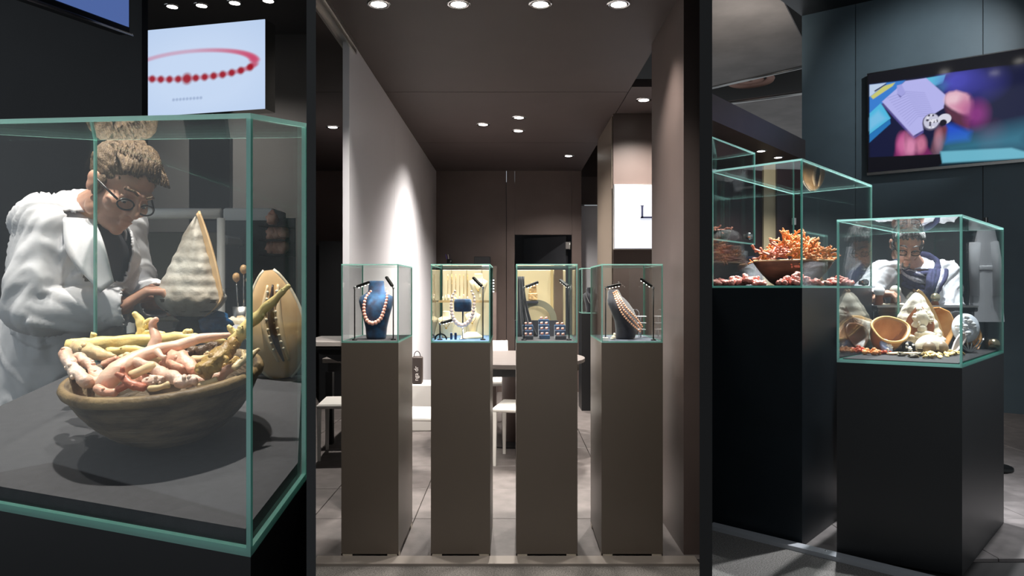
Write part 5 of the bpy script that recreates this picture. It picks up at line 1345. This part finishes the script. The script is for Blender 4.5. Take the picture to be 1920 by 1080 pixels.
lock('brass lock on the right end of the tall case', P(1621, 530, 4.50))
for k in range(7): lump('shell_chip', 'pale shell chip on the carving bench', 'shell chip', M_shellw, (P(1655 + 8 * k, 560, 4.6).x, 4.61 + .02 * (k % 2), BZ + .006), (.028, .016, .007), k, 'chips on the carving bench')
# solid white coat and stand built in place of a reflection in the glass
def coat_cloth():
    b = B()
    def fn(i, j):
        th = 2 * math.pi * i; z = j * .72
        r = .14 - .045 * j + .010 * math.sin(th * 9 + 2 * j) * (1 - j); w = r * (1 if j < .8 else 1 - 1.2 * (j - .8))
        return Vector((math.cos(th) * w * 1.25, math.sin(th) * w * .55, z))
    b.grid(64, 30, fn, True, True); return b
ct = thing('reflection_coat', 'white coat built for the reflection at the right end of the near case', 'coat', None, P(1849, 603, 5.2))
b = coat_cloth(); b.build('coat_body', M_coat, ct)
b = B(); b.lathe([(.115, 0), (.119, .012), (.119, .03), (.115, .042)], 40, Matrix.Translation((0, 0, .40)) @ Matrix.Diagonal((1.25, .6, 1, 1)), closed=True); b.build('belt', M_coat, ct)
b = B(); b.tube([(-.11, 0, .62), (-.13, -.01, .45), (-.13, -.02, .2)], [.055, .05, .045], 14, rnd=.2, rs=20); b.build('sleeve', M_coat, ct)
b = B(); b.tube([(.05, -.03, .62), (.06, -.075, .45), (.05, -.085, .2)], [.05, .045, .04], 14, rnd=.2, rs=20); b.build('sleeve', M_coat, ct)
cz = P(1849, 603, 5.2).z; ct.scale = (.72, .7, .95)
t = thing('added_coat_stand', 'black stand added to carry the white coat built for the reflection', 'stand', None, (ct.location.x, 5.2, 0)); b = B(); b.tube([(0, 0, .02), (0, 0, cz + .78)], .014, 10); b.build('pole', M_blackmetal, t); b = B(); b.lathe([(.001, 0), (.17, 0), (.17, .02), (.001, .03)], 28); b.build('base', M_blackmetal, t)
# ceiling spots of the right bay; the last is added to brighten the teal wall
for (x, y), tg, w, lb in (((2.55, 4.1), (2.25, 3.75, 1.0), 1250, 'black ceiling downlight above the case of carved shells'), ((2.35, 4.9), (1.9, 4.2, 1.4), 1500, 'black ceiling downlight above the orange coral case'), ((3.1, 4.3), (2.6, 4.8, 1.5), 1100, 'black ceiling downlight over the right craftsman'),
                          ((4.6, 5.6), (4.7, 7.7, 3.9), 330, 'unseen ceiling downlight added to wash the upper teal wall')):
    downlight(x, y, ZR - .001, lb, w, 50, tg, 'right bay ceiling lights', r=.06, color=(.92, .96, 1))
# ================================================================== people
def cap(b, a, c, ra, rc):
    a, c = Vector(a), Vector(c); b.ball(a, ra, 16, 12); b.ball(c, rc, 16, 12)
    b.tube([a, a.lerp(c, .5), c], [ra, (ra + rc) / 2, rc], 16)


def head_shapes(b, M, s=1.0):
    def E(c, r): b.ball(M @ (Vector(c) * s), [q * s for q in r], 20, 14, M.to_3x3())
    def K(a, c, ra, rc): cap(b, M @ (Vector(a) * s), M @ (Vector(c) * s), ra * s, rc * s)
    E((0, -.012, .035), (.077, .098, .085)); E((0, .030, -.025), (.063, .060, .085)); E((0, .045, -.085), (.044, .042, .034)); E((0, .076, -.102), (.020, .016, .016))
    K((0, .090, .012), (0, .112, -.032), .0085, .0125); E((.014, .098, -.036), (.009, .010, .008)); E((-.014, .098, -.036), (.009, .010, .008))
    K((-.036, .078, .026), (-.010, .088, .022), .011, .010); K((.036, .078, .026), (.010, .088, .022), .011, .010)
    for q in (-1, 1):
        E((q * .042, .058, -.028), (.026, .026, .026)); E((q * .032, .076, .002), (.014, .010, .008)); E((q * .080, -.006, -.008), (.010, .020, .031)); E((q * .085, -.012, .004), (.008, .018, .018)); E((q * .056, .012, -.07), (.016, .03, .03))
    E((0, .094, -.064), (.023, .009, .0058)); E((0, .092, -.075), (.019, .009, .0065)); E((0, .085, -.052), (.02, .012, .012))


def glasses(parent, M, s, m, rimless=False):
    b = B(); T = lambda p: M @ (Vector(p) * s)
    for q in (-1, 1):
        ring = [T((q * .034 + math.cos(a) * .025, .101 - .06 * abs(q * .034 + math.cos(a) * .025), -.012 + math.sin(a) * .016)) for a in [2 * math.pi * k / 24 for k in range(25)]]
        b.tube(ring, .0026 * s, 6, False)
        b.tube([T((q * .060, .094, -.006)), T((q * .082, .04, .004)), T((q * .084, -.012, .008)), T((q * .083, -.03, -.008))], .0032 * s, 6)
    b.tube([T((-.010, .101, -.010)), T((0, .104, -.006)), T((.010, .101, -.010))], .0018 * s, 6)
    g = b.build('spectacles', m, parent)
    for q in (-1, 1):
        b = B(); vs = [T((q * .034 + math.cos(a) * .024, .101 - .06 * abs(q * .034 + math.cos(a) * .024), -.012 + math.sin(a) * .015)) for a in [2 * math.pi * k / 24 for k in range(24)]]
        b.add(vs, [tuple(range(24))]); b.build('lens', GLASS, g)


def hair(parent, M, s, m, tufts, cy=-.022, cz=.044, r=(.084, .100, .088), amp=.10, freq=(40, 7, 30), front=True, seed=0):
    b = B(); T = lambda p: M @ (Vector(p) * s); rn = random.Random(seed)
    def f(d):
        return 1 + amp * noise.noise(Vector((d.x * freq[0], d.y * freq[1], d.z * freq[2])) * .25) + .03 * noise.noise(d * 9)
    b.ball(T((0, cy, cz)), [q * s for q in r], 96, 64, M.to_3x3(), f)
    for k in range(tufts):                                   # swept locks on the crown
        x = rn.uniform(-.070, .070); y0 = rn.uniform(-.06, .03); zt = cz + r[2] * math.sqrt(max(.05, 1 - (x / r[0]) ** 2 - ((y0 - cy) / r[1]) ** 2))
        lw_ = s * rn.uniform(.0025, .006); y1 = min(y0 + rn.uniform(.05, .09), .075); z1 = cz + r[2] * math.sqrt(max(.02, 1 - (x / r[0]) ** 2 - ((y1 - cy) / (r[1] * 1.05)) ** 2))
        b.tube(sampled([T((x, y0, zt - .004)), T((x * 1.05, (y0 + y1) / 2, (zt + z1) / 2 + .012)), T((x * 1.08 + rn.uniform(-.012, .012), y1, z1 + .004))], 7), [lw_ * q for q in (.5, 1, 1.2, 1.2, 1.1, .8, .4)], 6)
    for q in (-1, 1): b.ball(T((q * .072, .012, -.005)), (.012 * s, .020 * s, .036 * s), 14, 10, M.to_3x3(), f)
    b.build('hair', m, parent)


def hand_shapes(b, wrist, knuck, palm_n, curl=.9, s=1.0, thumb=1):
    """palm from wrist to knuckles, four fingers curling towards palm_n, thumb at the side"""
    w, k = Vector(wrist), Vector(knuck); d = (k - w).normalized(); n = Vector(palm_n); n = (n - d * n.dot(d)).normalized(); sd = d.cross(n) * thumb
    for i, o in enumerate((-.027, -.009, .009, .026)):
        cap(b, w + sd * o * .6 * s, k + sd * o * s, .015 * s, .0115 * s)
        L = (.036, .042, .040, .030)[i] * s; p = k + sd * o * s; a = 0; dd = d
        for j, (ln, rr) in enumerate(((1.0, .0095), (.72, .0085), (.55, .0075))):
            a += curl * (.55, .75, .5)[j]; dd = (d * math.cos(a) + n * math.sin(a)); q = p + dd * L * ln
            cap(b, p, q, rr * s * 1.06, rr * s * .96); p = q
    p = w + d * .022 * s + sd * .030 * s; q = p + (d * .6 + sd * .55 + n * .45).normalized() * .036 * s; r = q + (d * .85 + n * .55).normalized() * .030 * s
    cap(b, p, q, .014 * s, .0115 * s); cap(b, q, r, .0112 * s, .0085 * s)


def frame(loc, fwd, up):
    f = Vector(fwd).normalized(); u = Vector(up); u = (u - f * u.dot(f)).normalized(); r = f.cross(u)
    return Matrix.Translation(loc) @ Matrix(((r.x, f.x, u.x), (r.y, f.y, u.y), (r.z, f.z, u.z))).to_4x4()


def wrinkled(me, arms, amp=.010):
    """cloth folds: ridges running round the sleeves and soft noise on the trunk"""
    cos = [v.co.copy() for v in me.vertices]; nor = [v.normal.copy() for v in me.vertices]; out = []
    for p, nv in zip(cos, nor):
        best = None
        for a, c in arms:
            ax = c - a; t_ = max(0, min(1, (p - a).dot(ax) / ax.length_squared)); d = (p - (a + ax * t_)).length
            if best is None or d < best[0]: best = (d, t_, ax)
        f = noise.noise(p * 6) * .7
        ax = best[2].normalized(); h = p.dot(ax); sd = p - ax * h
        k = 1.0 if best[0] < .12 else .55
        w = Vector((h * 9 + sd.z * 9 + sd.x * 11 - sd.y * 9, sd.x * 7, sd.z * 7)) if k == 1 else Vector((p.x * 11 + p.z * 3, p.y * 11, p.z * 5))
        r = max(0, 1 - abs(noise.noise(w)) * 4.5); r2 = max(0, 1 - abs(noise.noise(w * 1.7 + Vector((5, 3, 1)))) * 3.5)
        f += k * (2.0 * r ** 1.3 + .9 * r2) - .6
        out.append(p + nv * f * amp)
    me.vertices.foreach_set('co', np.array([q[:] for q in out], dtype=np.float32).reshape(-1))
    me.update()


def person(name, label, hd, fwd, up, neck, chest, waist, pelvis, sh, el, wr, kn, pn, feet, s=1.0, hs=1.0, opening=None, tufts=60, hairm=None, lapels=(), **kw):
    root = thing(name, label, 'person', None, (pelvis[0], pelvis[1], 0)); off = Vector((pelvis[0], pelvis[1], 0))
    V = lambda p: Vector(p) - off
    hd, neck, chest, waist, pelvis = map(V, (hd, neck, chest, waist, pelvis)); sh, el, wr, kn = ([V(p) for p in q] for q in (sh, el, wr, kn)); feet = [V(p) for p in feet]
    M = frame(hd, fwd, up)
    # head, neck and hands: fine skin; trunk and limbs under the clothes
    b = B(); head_shapes(b, M, hs); cap(b, M @ (Vector((0, -.025, -.055)) * hs), neck, .052 * hs, .060 * hs); cap(b, neck, neck.lerp(chest, .5), .06 * hs, .075 * hs)
    top = remeshed(b, .0036, 5, .5)
    hm = []
    for i in range(2):
        b = B(); hand_shapes(b, wr[i], kn[i], pn[i], 1.15, s * 1.18, 1 if i == 0 else -1); cap(b, wr[i].lerp(el[i], .35), wr[i], .036 * s, .027 * s); hm.append(remeshed(b, .0032, 3, .5))
    b = B(); cap(b, chest, waist, .125 * s, .115 * s); cap(b, waist, pelvis, .115 * s, .13 * s); cap(b, sh[0], sh[1], .065 * s, .065 * s); cap(b, neck, chest, .07 * s, .11 * s)
    for i in range(2):
        cap(b, sh[i], el[i], .05 * s, .04 * s); cap(b, el[i], wr[i], .04 * s, .028 * s)
        hip = pelvis + (sh[i] - chest).normalized() * .09 * s; hip.z = pelvis.z - .03; kn_ = hip.lerp(feet[i], .5); cap(b, hip, kn_, .085 * s, .058 * s); cap(b, kn_, feet[i] + Vector((0, 0, .08)), .058 * s, .042 * s)
        ft = Vector((fwd[0], fwd[1], 0)).normalized(); cap(b, feet[i] + Vector((0, 0, .04)), feet[i] + ft * .16 + Vector((0, 0, .035)), .04, .035)
    trunk = remeshed(b, .012, 4)
    link('body', join_meshes('body', [top] + hm + [trunk], [M_skin]), root)
    # trousers and shoes
    b = B(); cap(b, waist.lerp(pelvis, .7), pelvis, .135 * s, .145 * s)
    for i in range(2):
        hip = pelvis + (sh[i] - chest).normalized() * .09 * s; hip.z = pelvis.z - .03; kn_ = hip.lerp(feet[i], .5); cap(b, hip, kn_, .098 * s, .072 * s); cap(b, kn_, feet[i] + Vector((0, 0, .08)), .072 * s, .062 * s)
    link('trousers', join_meshes('trousers', [remeshed(b, .014, 4)], [mat('dark_trousers', S(40, 40, 46), .9)]), root)
    for i in range(2):
        ft = Vector((fwd[0], fwd[1], 0)).normalized(); b = B(); cap(b, feet[i] + Vector((0, 0, .05)), feet[i] + ft * .17 + Vector((0, 0, .042)), .048, .041); link('shoe', join_meshes('shoe', [remeshed(b, .008, 3)], [M_black]), root)
    # shirt
    b = B(); cap(b, chest, waist, .135 * s, .128 * s); cap(b, neck.lerp(chest, .35), chest, .085 * s, .125 * s); cap(b, sh[0].lerp(chest, .3), sh[1].lerp(chest, .3), .075 * s, .075 * s); cap(b, waist, pelvis, .128 * s, .14 * s)
    link('shirt', join_meshes('shirt', [remeshed(b, .010, 4)], [M_shirt]), root)
    # coat
    b = B(); cap(b, chest, waist, .158 * s, .155 * s); cap(b, waist, pelvis, .155 * s, .17 * s); cap(b, pelvis, pelvis + Vector((0, 0, -.28)), .17 * s, .175 * s)
    cap(b, sh[0], sh[1], .085 * s, .085 * s); cap(b, sh[0].lerp(sh[1], .25), neck.lerp(chest, .15), .085 * s, .075 * s); cap(b, sh[1].lerp(sh[0], .25), neck.lerp(chest, .15), .085 * s, .075 * s); cap(b, neck.lerp(chest, .3), chest, .105 * s, .155 * s)
    for i in range(2): cap(b, sh[i], el[i], .080 * s, .068 * s); cap(b, el[i], wr[i], .068 * s, .052 * s)
    me = remeshed(b, .0075, 6)
    wrinkled(me, [(sh[0], el[0]), (el[0], wr[0]), (sh[1], el[1]), (el[1], wr[1])], .0062 * s)
    vs = [v.co.copy() for v in me.vertices]; keep = []
    for p in me.polygons:
        c = p.center
        if opening and opening(c + off): continue
        if any((c - wr[i]).dot((wr[i] - el[i]).normalized()) > .004 for i in range(2) if (c - wr[i]).length < .10): continue
        keep.append(tuple(p.vertices))
    used = sorted({i for f in keep for i in f}); mp_ = {k: i for i, k in enumerate(used)}
    bb = B(); bb.add([vs[i] for i in used], [tuple(mp_[i] for i in f) for f in keep], True); o = bb.build('coat', M_coat, root); sm = o.modifiers.new('s', 'SOLIDIFY'); sm.thickness = .006; sm.offset = 1
    # collar and lapels: folded bands round the neck and down the opening
    ax = (neck - chest).normalized(); side = (sh[0] - sh[1]).normalized(); fw = ax.cross(side).normalized()
    if fw.dot(Vector(fwd)) < 0: fw = -fw
    b = B()
    def colf(i, j):
        a = -2.5 + 5.0 * i; d = -fw * math.cos(a) + side * math.sin(a); r = (.070 + .030 * j + .012 * math.sin(math.pi * j)) * s
        return neck + d * r + ax * (.038 - .058 * j - .05 * (1 - math.cos(a)) * .5) * s + fw * .012
    b.grid(40, 8, colf); o = b.build('collar', M_coat, root); sm = o.modifiers.new('s', 'SOLIDIFY'); sm.thickness = .006
    for rib in lapels:
        b = B(); e0 = sampled([V(p) for p in rib[0]], 16); e1 = sampled([V(p) for p in rib[1]], 16)
        b.grid(6, 16, lambda i, j: e0[int(round(j * 15))].lerp(e1[int(round(j * 15))], i)); o = b.build('lapel', M_coat, root); sm = o.modifiers.new('s', 'SOLIDIFY'); sm.thickness = .007; sm.offset = 0
    hair(root, M, hs, hairm, tufts, **kw)
    # brows and eyes
    for q in (-1, 1):
        b = B(); b.tube([M @ (Vector((q * .014, .0985, .024)) * hs), M @ (Vector((q * .030, .095, .032)) * hs), M @ (Vector((q * .050, .080, .026)) * hs)], [.0034 * hs, .0045 * hs, .003 * hs], 6); b.build('eyebrow', hairm, root)
        b = B(); b.ball(M @ (Vector((q * .032, .0795, -.005)) * hs), .0095 * hs, 12, 8); e = b.build('eye', mat('eye_white', S(226, 220, 214), .2), root)
        b = B(); b.ball(M @ (Vector((q * .032, .0855, -.0095)) * hs), .0046 * hs, 10, 6); b.build('iris', mat('dark_iris', S(40, 28, 20), .2), e)
    return root, M, off


HAIR1 = mat('brown_grey_hair', S(88, 66, 46), .5, rgb2=S(136, 112, 82), vs=40, stretch=(6, 1, 2), bump=.6, bs=90)
HAIR2 = mat('salt_pepper_hair', S(52, 50, 50), .6, rgb2=S(170, 168, 166), vs=70, bump=.6, bs=150)
# left craftsman: leaning over the bench, facing right
ymn = 2.04
r1, M1, off1 = person('person', 'person in a white coat and dark glasses bent over the tall helmet shell',
    P(226, 352, ymn), (.74, -.40, -.54), (.50, -.05, .86), P(163, 400, 2.12), P(150, 480, 2.13), P(120, 610, 2.18), P(96, 720, 2.24),
    [P(88, 425, 2.03), P(218, 432, 2.30)], [P(66, 580, 1.99), P(250, 560, 2.36)], [P(233, 573, 2.055), P(300, 565, 2.24)], [P(276, 545, 2.075), P(330, 552, 2.20)],
    [(.5, .3, -.7), (-.2, -.6, -.6)], [Vector((-1.55, 2.12, 0)), Vector((-1.48, 2.40, 0))], 1.0, 1.0,
    lambda c: (lambda n: (c - P(205, 500, 2.05)).dot(Vector((.75, -.66, 0))) > -.11 and abs((c - P(203, 480, 2.05)).dot(Vector((.66, .75, 0)))) < .045 + .25 * (c.z - P(200, 560, 2.05).z) and c.z > P(200, 528, 2.05).z and c.z < P(200, 400, 2.05).z)(0),
    260, HAIR1, seed=4, amp=.06, cy=-.024, cz=.052, r=(.086, .100, .086), lapels=[([P(178, 412, 2.0), P(196, 460, 1.965), P(214, 530, 1.97)], [P(118, 408, 1.985), P(128, 478, 1.945), P(188, 548, 1.94)])])
glasses(r1, M1, 1.0, mat('dark_spectacle_frame', S(30, 18, 18), .3))
# right craftsman: facing the camera, head bowed
r2, M2, off2 = person('person', 'person with grey hair in a white coat and striped scarf carving behind the case',
    P(1700, 457, 4.74), (-.30, -.80, -.50), (-.10, -.48, .86), P(1718, 502, 4.95), P(1716, 545, 4.97), P(1716, 630, 5.0), P(1716, 690, 5.03),
    [P(1655, 516, 4.95), P(1772, 514, 4.99)], [P(1612, 566, 4.86), P(1783, 590, 4.88)], [P(1644, 560, 4.70), P(1738, 588, 4.72)], [P(1660, 549, 4.655), P(1722, 582, 4.66)],
    [(0, .2, -1), (0, .2, -1)], [Vector((2.78, 5.05, 0)), Vector((3.05, 5.07, 0))], 1.12, 1.14,
    lambda c: c.y < 4.95 and abs(c.x - P(1712, 540, 4.9).x) < .04 + .35 * (c.z - P(1712, 585, 4.9).z) and c.z > P(1712, 585, 4.9).z and c.z < P(1712, 505, 4.9).z,
    220, HAIR2, seed=9, amp=.06, cy=-.022, cz=.052)
glasses(r2, M2, 1.14, M_blackmetal)
# goatee
b = B(); T = lambda p: M2 @ (Vector(p) * 1.14)
for k in range(40):
    rq2 = random.Random(k); x = rq2.uniform(-.022, .022); b.tube([T((x, .080, -.092 + rq2.uniform(-.006, .006))), T((x * .9, .086, -.112)), T((x * .6, .080, -.128 + abs(x) * .4))], [.004, .005, .002], 6)
b.build('beard', HAIR2, r2)
# scarf: twisted bands round the neck and down the chest
M_scarf = mat('navy_scarf', S(34, 36, 66), .9, rgb2=S(58, 60, 96), vs=50, bump=.3); M_scarf2 = mat('pale_scarf_stripe', S(206, 206, 216), .9, rgb2=S(150, 150, 170), vs=60, bump=.3)
nk = P(1718, 502, 4.95) - off2
for k in range(6):
    b = B(); pts = []
    for q in range(33):
        a = 2 * math.pi * q / 32; r = .118 + .008 * math.sin(3 * a + k); pts.append(nk + Vector((math.cos(a) * r * 1.08, math.sin(a) * r * .95 - .03, .030 - .022 * k + .075 * math.sin(a) * 1.0 + .02 * math.cos(a + k))))
    b.tube(pts, [.019 + .004 * math.sin(5 * q + k) for q in range(33)], 9, False); b.build('scarf_band', M_scarf2 if k in (1, 3) else M_scarf, r2)
for k in range(5):
    b = B(); x = -.05 + k * .026; b.tube(sampled([nk + Vector((x + .07, -.14, -.02)), nk + Vector((x + .03, -.185, -.08)), nk + Vector((x * .7 - .0, -.2, -.14)), nk + Vector((x * .6 - .02, -.18, -.24))], 14), [.016, .018, .02, .02, .02, .02, .02, .019, .019, .018, .018, .017, .016, .012], 8); b.build('scarf_end', M_scarf2 if k == 3 else M_scarf, r2)
bpy.data.materials.remove(MATS['tmp'])
bpy.data.scenes.remove(WORK)
